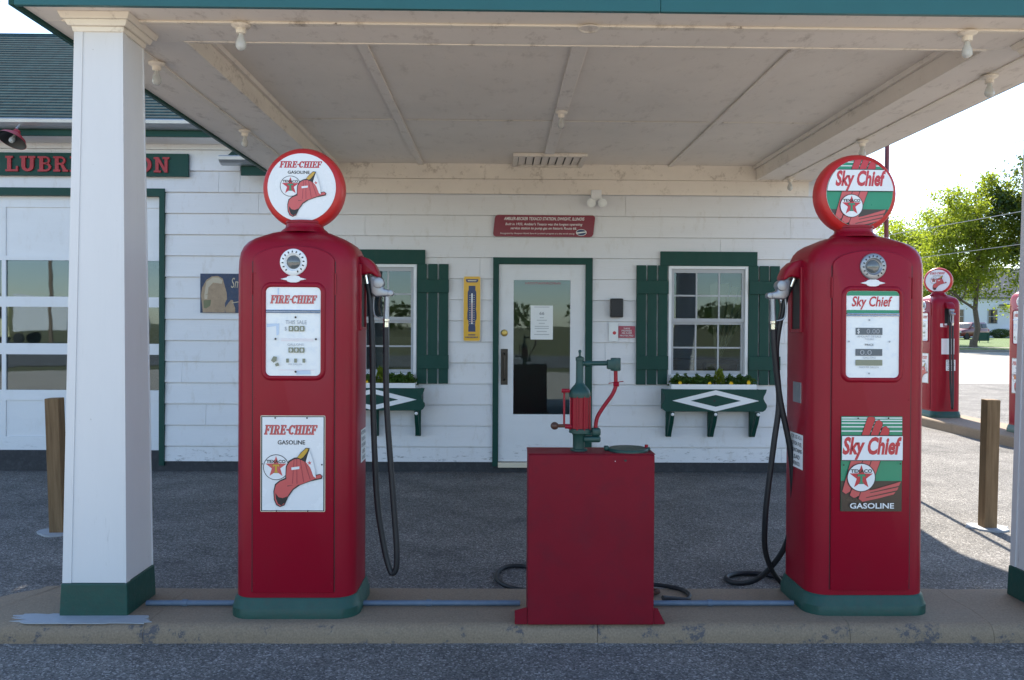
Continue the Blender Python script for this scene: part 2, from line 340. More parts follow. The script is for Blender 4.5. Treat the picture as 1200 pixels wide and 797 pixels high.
# ------------------------------------------------------------------ mesh helpers
class MB:
    def __init__(s): s.v = []; s.f = []; s.m = []
    def add(s, vs, fs, mi=0):
        o = len(s.v); s.v += [tuple(p) for p in vs]
        for f in fs: s.f.append(tuple(i+o for i in f)); s.m.append(mi)
        return s
    def box(s, x0, x1, y0, y1, z0, z1, mi=0):
        return s.add([(x0,y0,z0),(x1,y0,z0),(x1,y1,z0),(x0,y1,z0),(x0,y0,z1),(x1,y0,z1),(x1,y1,z1),(x0,y1,z1)],
              [(0,3,2,1),(4,5,6,7),(0,1,5,4),(1,2,6,5),(2,3,7,6),(3,0,4,7)], mi)
    def loft(s, rings, cap0=True, cap1=True, mi=0, closed=True):
        n = len(rings[0]); vs = [p for r in rings for p in r]; fs = []
        for k in range(len(rings)-1):
            for i in range(n if closed else n-1):
                j = (i+1) % n
                fs.append((k*n+i, k*n+j, (k+1)*n+j, (k+1)*n+i))
        if cap0: fs.append(tuple(range(n-1, -1, -1)))
        if cap1: fs.append(tuple((len(rings)-1)*n+i for i in range(n)))
        return s.add(vs, fs, mi)
    def cyl(s, p0, p1, r0, r1=None, n=16, caps=True, mi=0):
        p0 = Vector(p0); p1 = Vector(p1); r1 = r0 if r1 is None else r1
        d = (p1-p0).normalized(); a = d.orthogonal().normalized(); b_ = d.cross(a)
        rg = [[p+(a*math.cos(2*math.pi*i/n)+b_*math.sin(2*math.pi*i/n))*r for i in range(n)] for p, r in ((p0, r0), (p1, r1))]
        return s.loft(rg, caps, caps, mi)
    def tube(s, pts, r, n=10, mi=0, caps=True):
        pts = [Vector(p) for p in pts]; rings = []; prev = None
        rs = r if isinstance(r, (list, tuple)) else [r]*len(pts)
        for i, p in enumerate(pts):
            d = (pts[min(i+1, len(pts)-1)]-pts[max(i-1, 0)]).normalized()
            if prev is None: a = d.orthogonal().normalized()
            else:
                a = prev-d*prev.dot(d)
                a = a.normalized() if a.length > 1e-6 else d.orthogonal().normalized()
            prev = a; b_ = d.cross(a)
            rings.append([p+(a*math.cos(2*math.pi*k/n)+b_*math.sin(2*math.pi*k/n))*rs[i] for k in range(n)])
        return s.loft(rings, caps, caps, mi)
    def lathe(s, prof, c=(0,0,0), axis='Z', n=32, mi=0, cap0=True, cap1=True):
        """prof: list of (radius, height)"""
        rings = []
        for r, h in prof:
            rg = []
            for i in range(n):
                a = 2*math.pi*i/n; u, v = r*math.cos(a), r*math.sin(a)
                if axis == 'Z': q = (u, v, h)
                elif axis == 'Y': q = (u, -h, v)      # height runs towards -Y
                else: q = (h, u, v)
                rg.append((q[0]+c[0], q[1]+c[1], q[2]+c[2]))
            rings.append(rg)
        return s.loft(rings, cap0, cap1, mi)
    def prism(s, poly, y0, y1, plane='XZ', mi=0):
        """poly in 2-D, extruded; plane XZ extrudes along Y, XY along Z, YZ along X"""
        def P(u, v, w): return (u, w, v) if plane == 'XZ' else ((u, v, w) if plane == 'XY' else (w, u, v))
        n = len(poly)
        a = sum(poly[i][0]*poly[(i+1)%n][1]-poly[(i+1)%n][0]*poly[i][1] for i in range(n))
        if a < 0: poly = poly[::-1]
        vs = [P(u, v, y0) for u, v in poly]+[P(u, v, y1) for u, v in poly]
        fs = [tuple(range(n)), tuple(range(2*n-1, n-1, -1))]
        for i in range(n):
            j = (i+1)%n; fs.append((i, n+i, n+j, j))
        return s.add(vs, fs, mi)
    def build(s, name, mats, parent=None, loc=(0,0,0), smooth=False, bevel=0, seg=2, fix=True):
        me = bpy.data.meshes.new(name); me.from_pydata(s.v, [], s.f)
        if not isinstance(mats, (list, tuple)): mats = [mats]
        for mm in mats: me.materials.append(MT[mm])
        if len(mats) > 1:
            me.polygons.foreach_set('material_index', s.m)
        if bevel or fix:
            bm = bmesh.new(); bm.from_mesh(me)
            if fix: bmesh.ops.recalc_face_normals(bm, faces=bm.faces)
            if bevel:
                es = [e for e in bm.edges if len(e.link_faces) == 2 and e.calc_face_angle(0) > 0.6]
                bmesh.ops.bevel(bm, geom=es, offset=bevel, segments=seg, affect='EDGES', profile=0.5, clamp_overlap=True)
            bm.to_mesh(me); bm.free()
        if smooth: shade(me, smooth if isinstance(smooth, float) else 0.6)
        me.update()
        return link(name, me, parent, loc)
def shade(me, ang):
    for p in me.polygons: p.use_smooth = True
    bm = bmesh.new(); bm.from_mesh(me)
    for e in bm.edges:
        e.smooth = not (len(e.link_faces) == 2 and e.calc_face_angle(0) > ang)
    bm.to_mesh(me); bm.free()
def link(name, me, parent=None, loc=(0,0,0)):
    o = bpy.data.objects.new(name, me); COL.objects.link(o); o.location = loc
    if parent: o.parent = parent
    return o
def tag(o, label=None, cat=None, group=None, kind=None):
    if label: o['label'] = label
    if cat: o['category'] = cat
    if group: o['group'] = group
    if kind: o['kind'] = kind
    return o
def thing(name, label, cat, loc=(0,0,0), rz=0, group=None):
    o = bpy.data.objects.new(name, None); COL.objects.link(o); o.location = loc; o.rotation_euler = (0, 0, rz)
    o.empty_display_size = 0.1
    return tag(o, label, cat, group)
def copy_tree(o, parent=None):
    c = o.copy(); COL.objects.link(c); c.parent = parent
    for ch in list(o.children): copy_tree(ch, c)
    return c
def box(name, mat, x0, x1, y0, y1, z0, z1, parent=None, bevel=0, loc=(0,0,0)):
    return MB().box(x0, x1, y0, y1, z0, z1).build(name, mat, parent, loc, bevel=bevel)
def rrect(hw, hd, r, n=5):
    """rounded rectangle, counter-clockwise"""
    pts = []
    for cx, cy, a0 in ((hw-r, hd-r, 0), (-hw+r, hd-r, 90), (-hw+r, -hd+r, 180), (hw-r, -hd+r, 270)):
        for i in range(n+1):
            a = rad(a0+90*i/n); pts.append((cx+r*math.cos(a), cy+r*math.sin(a)))
    return pts
def spline(pts, n=8):
    """Catmull-Rom through 3-D points"""
    P = [Vector(p) for p in pts]; out = []
    for i in range(len(P)-1):
        p0 = P[max(i-1, 0)]; p1 = P[i]; p2 = P[i+1]; p3 = P[min(i+2, len(P)-1)]
        for k in range(n):
            t = k/n
            out.append(0.5*((2*p1)+(p2-p0)*t+(2*p0-5*p1+4*p2-p3)*t*t+(3*p1-p0-3*p2+p3)*t**3))
    out.append(P[-1]); return out
def circle(cx, cy, rx, ry=None, n=40, a0=0, a1=360):
    ry = rx if ry is None else ry
    m_ = n if a1-a0 == 360 else n+1
    return [(cx+rx*math.cos(rad(a0+(a1-a0)*i/n)), cy+ry*math.sin(rad(a0+(a1-a0)*i/n))) for i in range(m_)]
def star(cx, cy, r, ri=0.40, rot=90):
    return [(cx+(r if i%2 == 0 else r*ri)*math.cos(rad(rot+36*i)), cy+(r if i%2 == 0 else r*ri)*math.sin(rad(rot+36*i))) for i in range(10)]
def clip(poly, clipper):
    """Sutherland-Hodgman against a convex counter-clockwise polygon"""
    out = list(poly)
    n = len(clipper)
    for i in range(n):
        a = clipper[i]; c = clipper[(i+1)%n]
        def inside(p): return (c[0]-a[0])*(p[1]-a[1])-(c[1]-a[1])*(p[0]-a[0]) >= -1e-9
        res = []
        for k in range(len(out)):
            p = out[k]; q = out[(k+1)%len(out)]; ip, iq = inside(p), inside(q)
            if ip != iq:
                d1 = (c[0]-a[0])*(p[1]-a[1])-(c[1]-a[1])*(p[0]-a[0]); d2 = (c[0]-a[0])*(q[1]-a[1])-(c[1]-a[1])*(q[0]-a[0])
                t = d1/(d1-d2); x = (p[0]+(q[0]-p[0])*t, p[1]+(q[1]-p[1])*t)
            if ip:
                res.append(p)
                if not iq: res.append(x)
            elif iq: res.append(x)
        out = res
        if not out: return []
    return out

# ------------------------------------------------------------------ lettering
TEXTS = {}
def text_mesh(body, bold=0.0):
    key = (body, bold)
    if key in TEXTS: return TEXTS[key]
    cu = bpy.data.curves.new('lettering', 'FONT'); cu.body = body; cu.offset = bold; cu.resolution_u = 3
    ob = bpy.data.objects.new('lettering', cu); COL.objects.link(ob)
    dg = bpy.context.evaluated_depsgraph_get(); dg.update()
    me = bpy.data.meshes.new_from_object(ob.evaluated_get(dg))
    vs = [(v.co.x, v.co.y) for v in me.vertices]; fs = [tuple(p.vertices) for p in me.polygons]
    bpy.data.objects.remove(ob); bpy.data.curves.remove(cu); bpy.data.meshes.remove(me)
    TEXTS[key] = (vs, fs); return vs, fs
def arc_quads(cx, cy, ro, ri, a0, a1, n=10):
    (rox, roy) = ro if isinstance(ro, tuple) else (ro, ro); (rix, riy) = ri if isinstance(ri, tuple) else (ri, ri)
    q = []
    for i in range(n):
        A = rad(a0+(a1-a0)*i/n); B = rad(a0+(a1-a0)*(i+1)/n)
        q.append([(cx+rox*math.cos(A), cy+roy*math.sin(A)), (cx+rox*math.cos(B), cy+roy*math.sin(B)), (cx+rix*math.cos(B), cy+riy*math.sin(B)), (cx+rix*math.cos(A), cy+riy*math.sin(A))])
    return q
def R4(x0, y0, x1, y1): return [(x0, y0), (x1, y0), (x1, y1), (x0, y1)]
def slab(ch):
    """slab-serif capital, 7 units high: (list of polygons, advance)"""
    st = R4(.7,.9,2.2,6.1); bs = R4(0,0,2.9,.9); ts = R4(0,6.1,2.9,7)
    if ch == 'I': return [bs, st, ts], 3.4
    if ch in 'FE':
        p = [st, R4(0,6.1,5,7), R4(4.2,4.8,5,6.1), R4(2.2,3.1,3.3,4), R4(3.3,2.5,3.9,4.6)]
        return (p+[bs], 5.4) if ch == 'F' else (p+[R4(0,0,5.2,.9), R4(4.4,.9,5.2,2.2)], 5.7)
    if ch == 'L': return [st, ts, R4(0,0,5,.9), R4(4.2,.9,5,2.4)], 5.4
    if ch == 'T': return [R4(1.3,0,4.2,.9), R4(2,.9,3.5,6.1), R4(0,6.1,5.5,7), R4(0,4.7,.8,6.1), R4(4.7,4.7,5.5,6.1)], 6.0
    if ch == 'H': return [bs, st, ts, R4(3.4,0,6.3,.9), R4(4.1,.9,5.6,6.1), R4(3.4,6.1,6.3,7), R4(2.2,3.05,4.1,3.95)], 6.8
    if ch == 'U': return [R4(.7,2.4,2.2,6.1), ts, R4(3.4,6.1,6.3,7), R4(4.1,2.4,5.6,6.1)]+arc_quads(3.15,2.4,(2.45,2.4),(.95,1.2),180,360), 6.8
    if ch == 'C': return arc_quads(2.9,3.5,(2.9,3.5),(1.4,2.4),42,318,16)+[R4(4.6,4.5,5.5,6.8)], 6.0
    if ch == 'O': return arc_quads(3,3.5,(3,3.5),(1.5,2.4),0,360,20), 6.5
    if ch == 'R': return [bs, st, R4(0,6.1,3,7), R4(2.2,3.1,3,4)]+arc_quads(3,5.05,1.95,1.05,-90,90,8)+[[(2.9,3.1),(4.1,3.3),(5.4,.9),(3.9,.9)], R4(3.8,0,6,.9)], 6.3
    if ch == 'B': return [R4(0,0,3.2,.9), st, R4(0,6.1,3.1,7), R4(2.2,3.3,3.1,4.1)]+arc_quads(3.1,5.15,1.85,1.05,-90,90,8)+arc_quads(3.2,2.05,(2.2,2.05),(1.2,1.15),-90,80,8), 5.9
    if ch == 'A': return [R4(-.3,0,2.2,.9), R4(3.8,0,6.6,.9), [(.5,.9),(1.6,.9),(3.1,6.1),(2.3,7)], [(4.1,.9),(5.8,.9),(3.9,7),(2.3,7),(3.1,6.1)], [(1.9,2.0),(3.8,2.0),(3.6,2.8),(2.15,2.8)]], 6.6
    if ch == 'N': return [bs, R4(.7,.9,2.0,6.1), R4(0,6.1,2.0,7), R4(4.4,.9,5.6,6.1), R4(3.6,6.1,6.3,7), [(2.0,7),(2.0,4.6),(4.4,0),(5.6,.9),(4.4,.9+1.6)][0:2]+[(4.4,0.0),(4.4,2.4)], R4(4.4,0,5.6,.9)], 6.9
    if ch == '-': return [R4(.2,2.9,2.1,4.1)], 2.4
    return [], 3
def slab_text(s):
    polys = []; x = 0
    for ch in s:
        p, adv = slab(ch); polys += [[(u+x, v) for u, v in q] for q in p]; x += adv
    return polys, x-0.5

class Art:
    """flat print built of thin coloured shapes on a plate that faces -Y; each shape lies a hair above the one below"""
    def __init__(s, step=0.00035): s.mb = MB(); s.cols = []; s.k = 0; s.step = step
    def ci(s, c):
        if c not in s.cols: s.cols.append(c)
        return s.cols.index(c)
    def lift(s): s.k += 1; return -s.k*s.step
    def poly(s, pts, c, same=False):
        if len(pts) < 3: return s
        y = -s.k*s.step if same else s.lift()
        n = len(pts); a = sum(pts[i][0]*pts[(i+1)%n][1]-pts[(i+1)%n][0]*pts[i][1] for i in range(n))
        if a < 0: pts = pts[::-1]
        s.mb.add([(u, y, v) for u, v in pts], [tuple(range(n))], s.ci(c)); return s
    def polys(s, L, c):
        s.lift()
        for p in L: s.poly(p, c, True)
        return s
    def line(s, p, q, w, c, same=False):
        d = Vector((q[0]-p[0], q[1]-p[1])); d.normalize(); n = Vector((-d.y, d.x))*w/2
        return s.poly([(p[0]+n.x, p[1]+n.y), (p[0]-n.x, p[1]-n.y), (q[0]-n.x, q[1]-n.y), (q[0]+n.x, q[1]+n.y)], c, same)
    def ring(s, cx, cy, ro, ri, c, n=40):
        return s.polys(arc_quads(cx, cy, ro, ri, 0, 360, n), c)
    def text(s, body, c, x0, x1, y0, y1, shear=0.0, bold=0.0, mirror=False):
        vs, fs = text_mesh(body, bold)
        vs = [(u+shear*v, v) for u, v in vs]
        ax, bx = min(v[0] for v in vs), max(v[0] for v in vs); ay, by = min(v[1] for v in vs), max(v[1] for v in vs)
        y = s.lift()
        out = []
        for u, v in vs:
            t = (u-ax)/(bx-ax)
            if mirror: t = 1-t
            out.append((x0+(x1-x0)*t, y, y0+(y1-y0)*(v-ay)/(by-ay)))
        s.mb.add(out, fs, s.ci(c)); return s
    def slab(s, body, c, x0, x1, y0, y1, shear=0.22):
        L, w = slab_text(body)
        L = [[(u+shear*v, v) for u, v in p] for p in L]
        us = [u for p in L for u, v in p]; a, b_ = min(us), max(us)
        return s.polys([[(x0+(x1-x0)*(u-a)/(b_-a), y0+(y1-y0)*v/7) for u, v in p] for p in L], c)
    def build(s, name, parent, loc, rz=0):
        o = s.mb.build(name, s.cols, parent, loc, fix=False)
        # faces must look towards -Y
        bm = bmesh.new(); bm.from_mesh(o.data); bm.normal_update()
        fl = [f for f in bm.faces if f.normal.y > 0]
        bmesh.ops.reverse_faces(bm, faces=fl); bm.to_mesh(o.data); bm.free()
        o.rotation_euler = (0, 0, rz)
        if name in ('dial_print', 'lettering', 'ring_marks'): o['kind'] = 'stuff'
        return o

# ================================================================== SETTING
def sheet(name, mat, x0, x1, y0, y1, z, nx=1, ny=1, zf=None):
    mb = MB(); vs = []; fs = []
    for j in range(ny+1):
        for i in range(nx+1):
            x = x0+(x1-x0)*i/nx; y = y0+(y1-y0)*j/ny; vs.append((x, y, z if zf is None else zf(x, y)))
    for j in range(ny):
        for i in range(nx):
            a = j*(nx+1)+i; fs.append((a, a+1, a+nx+2, a+nx+1))
    return tag(mb.add(vs, fs).build(name, mat), kind='structure')
sheet('ground', 'field', -900, 900, -900, 900, -0.030)
sheet('forecourt', 'asphalt', -45, 30, -9, 21, 0.0)
sheet('bounce_sheet', 'bounce_concrete', -45, 30, -9, 1.6, 0.004)  # unseen sheet added over the asphalt to bounce warm light under the canopy
sheet('street', 'road_concrete', -120, 200, 21, 49.6, -0.010)
sheet('road', 'asphalt', -300, 300, -24, -12, -0.012)
def lawn_z(x, y): return 0.11+max(0, min(0.36, (y-50)*0.010))
sheet('lawn', 'lawn', -120, 220, 49.9, 220, 0, 1, 24, lawn_z)
k = MB().box(-120, 200, 49.58, 49.9, -0.05, 0.125).build('kerb', 'kerb_concrete', bevel=0.03); tag(k, kind='structure')
k = MB(); k.box(20, 75, 53.2, 54.6, 0.08, 0.165); tag(k.build('sidewalk', 'road_concrete'), kind='structure')

# pump island: five cast slabs with open joints
isl = thing('pump_island', None, None); isl['kind'] = 'structure'
def slab_piece(x0, x1, round_left=False, round_right=False, jag=0.0):
    y0, y1 = 3.665, 4.235; JN = 0.004 if x1 < 0 else 0.012
    L = []
    if round_left: L += [(x0+0.28+0.28*math.cos(rad(a)), 3.95+0.285*math.sin(rad(a))) for a in range(90, 271, 15)]
    else: L += [(x0+jag, y1), (x0-jag*0.5, 4.06), (x0+jag*0.4, 3.87), (x0-jag, y0)]
    if round_right: L += [(x1-0.28+0.28*math.cos(rad(a)), 3.95+0.285*math.sin(rad(a))) for a in range(-90, 91, 15)]
    else: L += [(x1-JN, y0), (x1+JN*0.4, 3.87), (x1-JN*0.5, 4.06), (x1+JN, y1)]
    mb = MB().prism(L, -0.03, 0.08, 'XY')
    o = mb.build('concrete_slab', 'island_concrete', isl, fix=True)
    bm = bmesh.new(); bm.from_mesh(o.data)
    bm.normal_update()
    es = [e for e in bm.edges if all(v.co.z > 0.07 for v in e.verts) and (abs(e.verts[0].co.y-e.verts[1].co.y) < 1e-4 or e.verts[0].co.x < -2.3 or e.verts[0].co.x > 3.15)]
    bmesh.ops.bevel(bm, geom=es, offset=0.055, segments=5, affect='EDGES', profile=0.5)
    # worn, uneven arris
    bmesh.ops.triangulate(bm, faces=[f for f in bm.faces if len(f.verts) > 4])
    long_e = [e for e in bm.edges if e.calc_length() > 0.12 and all(v.co.z > -0.02 for v in e.verts)]
    for _ in range(3):
        long_e = [e for e in bm.edges if e.calc_length() > 0.10 and abs(e.verts[0].co.y-e.verts[1].co.y) < 0.01 and all(v.co.y < 3.74 or v.co.y > 4.17 for v in e.verts)]
        if long_e: bmesh.ops.subdivide_edges(bm, edges=long_e, cuts=1, use_grid_fill=True)
    from mathutils import noise as mn
    for v in bm.verts:
        if v.co.z > -0.02 and (v.co.y < 3.73 or v.co.y > 4.18):
            d_ = mn.noise(Vector((v.co.x*5, v.co.z*14, v.co.y*3)))*0.007+mn.noise(Vector((v.co.x*1.4, 3.1, v.co.y)))*0.006
            v.co.y += d_; v.co.z += mn.noise(Vector((v.co.x*6, 7.0, v.co.z*9)))*0.004
    bm.to_mesh(o.data); bm.free()
    shade(o.data, 0.9)
slab_piece(-2.55, -1.602, True, False, 0.006)
slab_piece(-1.60, 0.462, False, False, 0.004)
slab_piece(0.464, 1.618, False, False, 0.012)
slab_piece(1.620, 2.28, False, False, 0.012)
slab_piece(2.282, 3.5, False, True, 0.012)
random.seed(3)
pp = []
for i in range(46):
    a = 2*math.pi*i/46
    rx, ry = 0.30, 0.062
    w_ = 1+random.uniform(-0.16, 0.16)
    pp.append((-1.915+max(-1, min(1, 1.15*math.cos(a)))*rx*w_-0.05*math.sin(a), 3.752+max(-1, min(1, 1.2*math.sin(a)))*ry*w_))
pp = [(x, max(3.69, y)) for x, y in pp]
MB().prism(pp, 0.0795, 0.0835, 'XY').build('mortar_patch', 'mortar', isl)

# second island beside the street
isl2 = thing('side_pump_island', None, None); isl2['kind'] = 'structure'
o = MB().prism(rrect(0.40, 3.1, 0.25, 6), -0.03, 0.13, 'XY').build('concrete_slab', 'island_concrete', isl2, (6.62, 11.6, 0), bevel=0.02)

# ================================================================== SERVICE STATION
st = thing('service_station', 'white clapboard filling station with green trim, office and service bay', 'building')
WY = 8.0
OPEN = [(-6.45, -3.326, 0.0, 2.70), (-0.03, 0.86, 0.05, 2.06), (1.665, 2.44, 0.967, 2.035), (-1.60, -0.824, 0.967, 2.035)]
XL, XM, XR = -7.4, -2.55, 3.30
def top_at(x): return 3.27 if x < XM else 2.92
wb = MB()
xs = sorted({XL, XM, XR} | {v for o_ in OPEN for v in o_[:2]})
for a, b_ in zip(xs[:-1], xs[1:]):
    mid = (a+b_)/2; zt = top_at(mid); op = [o_ for o_ in OPEN if o_[0] < mid < o_[1]]
    if not op: wb.box(a, b_, WY, WY+0.12, 0.0, zt)
    else:
        if op[0][2] > 0: wb.box(a, b_, WY, WY+0.12, 0, op[0][2])
        wb.box(a, b_, WY, WY+0.12, op[0][3], zt)
wb.box(XL, XL+0.12, WY+0.122, 10.9, 0, 3.27).box(XR-0.12, XR, WY+0.122, 13.2, 0, 2.92).box(XM-0.06, XM+0.06, WY+0.122, 13.2, 0, 2.9)
wb.box(XL, XM-0.1, 10.902, 11.0, 0, 3.27).box(XM, XR, 13.202, 13.3, 0, 2.92)
wb.prism([(WY+0.12, 2.92), (13.2, 2.92), (10.6, 4.35)], XR-0.10, XR-0.02, 'YZ')
wb.prism([(WY+0.12, 3.27), (10.9, 3.27), (9.3, 4.55)], XM-0.09, XM-0.02, 'YZ')
wall = wb.build('wall', 'siding_white', st)
# lapped boards, every one a piece of its own
random.seed(21)
ROW = 0.207
def board(x0, x1, z0, z1, slit):
    g = 0.0011
    x0 += g; x1 -= g
    t = 0.009 if slit else 0.0
    sec = [(7.999, z0), (7.974, z0+0.0015), (7.974+0.016*(z1-t-z0)/ROW, z1-t), (7.999, z1-t)]
    rings = [[(x, y, z) for y, z in sec] for x in (x0, x1)]
    return MB().loft(rings).build('siding_board', 'siding_white', wall)
for k in range(0, 16):
    z0 = 0.043+ROW*k; z1 = z0+ROW
    if k == 0: z0 = 0.10
    z0 += random.uniform(-0.0015, 0.0015)
    joints = []
    x = XL+random.uniform(0.6, 3.2)
    while x < XR-0.4:
        joints.append(x); x += random.choice([2.4, 3.0, 3.6, 4.2])
    cuts = sorted({XL, XM, XR} | set(joints) | {v for o_ in OPEN for v in o_[:2] if o_[2] < z1 and o_[3] > z0})
    # merge the cuts at XM when both sides are equally tall
    cuts = [c for c in cuts if not (c == XM and z1 < 2.9)]
    for a, b_ in zip(cuts[:-1], cuts[1:]):
        if b_-a < 0.02: continue
        mid = (a+b_)/2; zz1 = min(z1, top_at(mid)-0.01)
        if zz1-z0 < 0.03: continue
        op = [o_ for o_ in OPEN if o_[0] < mid < o_[1] and o_[2] < z1 and o_[3] > z0]
        if not op: board(a, b_, z0, zz1, True)
        else:
            if op[0][2]-z0 > 0.03: board(a, b_, z0, op[0][2], False)
            if zz1-op[0][3] > 0.03: board(a, b_, op[0][3], zz1, True)
box('plinth', 'plinth_dark', XL, XR, 7.985, 8.0, -0.02, 0.098, st)
# roofs
def gable_roof(x0, x1, y0, z0, y1, z1, rows):
    deck = MB().prism([(y0, z0), (y1, z1), (2*y1-y0, z0), (2*y1-y0, z0-0.05), (y1, z1-0.06), (y0, z0-0.05)], x0, x1, 'YZ').build('roof', 'green_trim', st)
    mb = MB(); d = Vector((0, y1-y0, z1-z0)); nrm = Vector((0, -(z1-z0), y1-y0)).normalized()
    for k in range(rows):
        a = k/rows-0.002; b_ = (k+1)/rows+0.004
        for sgn in (1, -1):
            p = Vector((0, y0, z0))+d*a; q = Vector((0, y0, z0))+d*b_
            A = p+nrm*0.0055; B = q+nrm*0.002; C_ = q+nrm*0.0008; D = p+nrm*0.001
            pts = [A, B, C_, D]
            if sgn < 0: pts = [Vector((0, 2*y1-v.y, v.z)) for v in pts]
            mb.loft([[(x, v.y, v.z) for v in pts] for x in (x0-0.02, x1+0.02)])
    tag(mb.build('shingles', 'shingle', deck), kind='stuff')
    return deck
gable_roof(XL-0.25, XM+0.12, 7.62, 3.335, 9.30, 4.72, 34)
gable_roof(XM-0.05, XR+0.18, 8.02, 3.185, 10.6, 4.55, 20)
for x0, x1 in ((XM-0.05, -2.225), (3.105, XR+0.18)):
    MB().prism([(7.70, 3.015), (8.018, 3.184), (8.018, 3.134), (7.70, 2.965)], x0, x1, 'YZ').build('eave', 'green_trim', st)
def gutter(x0, x1, y, z):
    prof = [(y+0.06, z+0.035), (y-0.055, z+0.035), (y-0.06, z+0.025), (y-0.055, z-0.005), (y-0.03, z-0.032), (y+0.01, z-0.042), (y+0.06, z-0.042)]
    return MB().prism(prof, x0, x1, 'YZ').build('gutter', 'galvanised', st)
gutter(XL-0.25, XM+0.10, 7.60, 3.300)
gutter(XM-0.09, -2.21, 7.69, 2.990); gutter(3.08, XR+0.22, 7.69, 2.990)
box('fascia_board', 'green_trim', XL-0.2, XM+0.06, 7.665, 7.69, 3.20, 3.30, st)
box('fascia_board', 'green_trim', XM+0.08, -2.21, 7.755, 7.78, 2.86, 2.985, st)
box('fascia_board', 'green_trim', 3.08, XR+0.14, 7.755, 7.78, 2.86, 2.985, st)
box('eave_soffit', 'white_trim', XL-0.2, XM+0.06, 7.692, 7.972, 3.20, 3.215, st)
# entrance door
dr = box('entrance_door', 'door_white', -0.012, 0.133, 7.985, 8.028, 0.105, 2.048, st)
box('rail', 'door_white', 0.1332, 0.6928, 7.985, 8.028, 0.105, 0.57, dr)
box('rail', 'door_white', 0.1332, 0.6928, 7.985, 8.028, 1.895, 2.048, dr)
box('stile', 'door_white', 0.693, 0.840, 7.985, 8.028, 0.105, 2.048, dr)
box('pane', 'pane_glass', 0.134, 0.692, 8.004, 8.008, 0.571, 1.894, dr)
MB().lathe([(0.034, 0), (0.034, 0.006), (0.026, 0.014), (0.012, 0.016), (0.012, 0.02)], (0.043, 7.985, 1.372), 'Y', 20).build('deadbolt', 'brass', dr, smooth=True)
pl = MB().box(0.010, 0.078, 7.977, 7.985, 0.862, 1.215); pl.build('push_plate', 'bronze_plate', dr, bevel=0.002)
MB().tube([(0.044, 7.977, 1.17), (0.044, 7.93, 1.15), (0.044, 7.925, 1.04), (0.044, 7.93, 0.93), (0.044, 7.977, 0.91)], 0.011, 8).build('pull_handle', 'bronze_plate', dr, smooth=True)
a = Art(); a.text('INFORMATION', 'letter_red', 0.25, 0.594, 1.852, 1.875, 0, 0.0, mirror=True); a.build('lettering', dr, (0, 8.003, 0))
fr = MB(); fr.box(-0.070, -0.014, 7.957, 8.05, 0.06, 2.114).box(0.842, 0.908, 7.957, 8.05, 0.06, 2.114).box(-0.0138, 0.8418, 7.957, 8.05, 2.05, 2.114)
fr.build('door_frame', 'green_trim', st)
box('threshold', 'cream', -0.0138, 0.8418, 7.94, 8.05, 0.05, 0.098, st, 0.004)
# windows
def window(cx):
    w = MB()
    w.box(cx-0.393, cx-0.365, 7.962, 8.06, 0.962, 2.040).box(cx+0.365, cx+0.393, 7.962, 8.06, 0.962, 2.040)
    w.box(cx-0.3648, cx+0.3648, 7.962, 8.06, 2.014, 2.040).box(cx-0.3648, cx+0.3648, 7.955, 8.06, 0.935, 0.972)
    w = w.build('window', 'white_trim', st)
    s_ = MB()
    for (z0, z1, yf, e) in ((1.49, 2.0138, 7.985, 0.0), (0.9722, 1.505, 8.010, 0.012)):
        yb = yf+0.022
        s_.box(cx-0.3645, cx-0.335-e*0, yf, yb, z0, z1).box(cx+0.335, cx+0.3645, yf, yb, z0, z1)
        s_.box(cx-0.3348, cx+0.3348, yf, yb, z1-0.04, z1).box(cx-0.3348, cx+0.3348, yf, yb, z0, z0+0.035)
    s_.build('sash', 'sash_grey', w)
    for (z0, z1, yf) in ((1.525, 1.9738, 7.989), (1.0072, 1.465, 8.014)):
        zc = (z0+z1)/2
        for i in (-1, 1): box('muntin', 'sash_grey', cx+i*0.1117-0.008, cx+i*0.1117+0.008, yf, yf+0.012, z0, z1, w)
        for i in range(3):
            xa = cx-0.335+i*0.2233+(0.0083 if i else 0); xb = cx-0.335+(i+1)*0.2233-(0.0083 if i < 2 else 0)
            box('muntin', 'sash_grey', xa, xb, yf+0.0005, yf+0.0115, zc-0.008, zc+0.008, w)
            for (za, zb) in ((z0, zc-0.008), (zc+0.008, z1)):
                box('pane', 'pane_glass', xa-0.002, xb+0.002, yf+0.004, yf+0.007, za-0.002, zb+0.002, w)
    box('window_header', 'green_trim', cx-0.478, cx+0.478, 7.948, 7.972, 2.042, 2.182, st, 0.002)
window(2.053); window(-1.213)
# service-bay door
gd = MB()
gx0, gx1 = -6.445, -3.331
rails = [(0.2, 0.331), (0.689, 0.789), (1.139, 1.247), (1.605, 1.705), (2.062, 2.104), (2.58, 2.69)]
for z0, z1 in rails: gd.box(gx0, gx1, 8.02, 8.06, z0, z1)
bay = gd.build('bay_door', 'door_white', st)
stx = [(-6.445, -6.38), (-5.655, -5.615), (-4.885, -4.845), (-4.115, -4.075), (-3.345, -3.331)]
sections = [(0.331, 0.689, 0), (0.789, 1.139, 1), (1.247, 1.605, 1), (1.705, 2.062, 1), (2.104, 2.58, 0)]
for z0, z1, gl in sections:
    for x0, x1 in stx: box('stile', 'door_white', x0, x1, 8.021, 8.059, z0+0.0003, z1-0.0003, bay)
    for i in range(4):
        x0 = stx[i][1]+0.0003; x1 = stx[i+1][0]-0.0003
        if gl: box('pane', 'bay_glass', x0, x1, 8.036, 8.041, z0+0.0005, z1-0.0005, bay)
        else: MB().box(x0, x1, 8.031, 8.050, z0+0.0005, z1-0.0005).build('panel', 'door_white', bay)
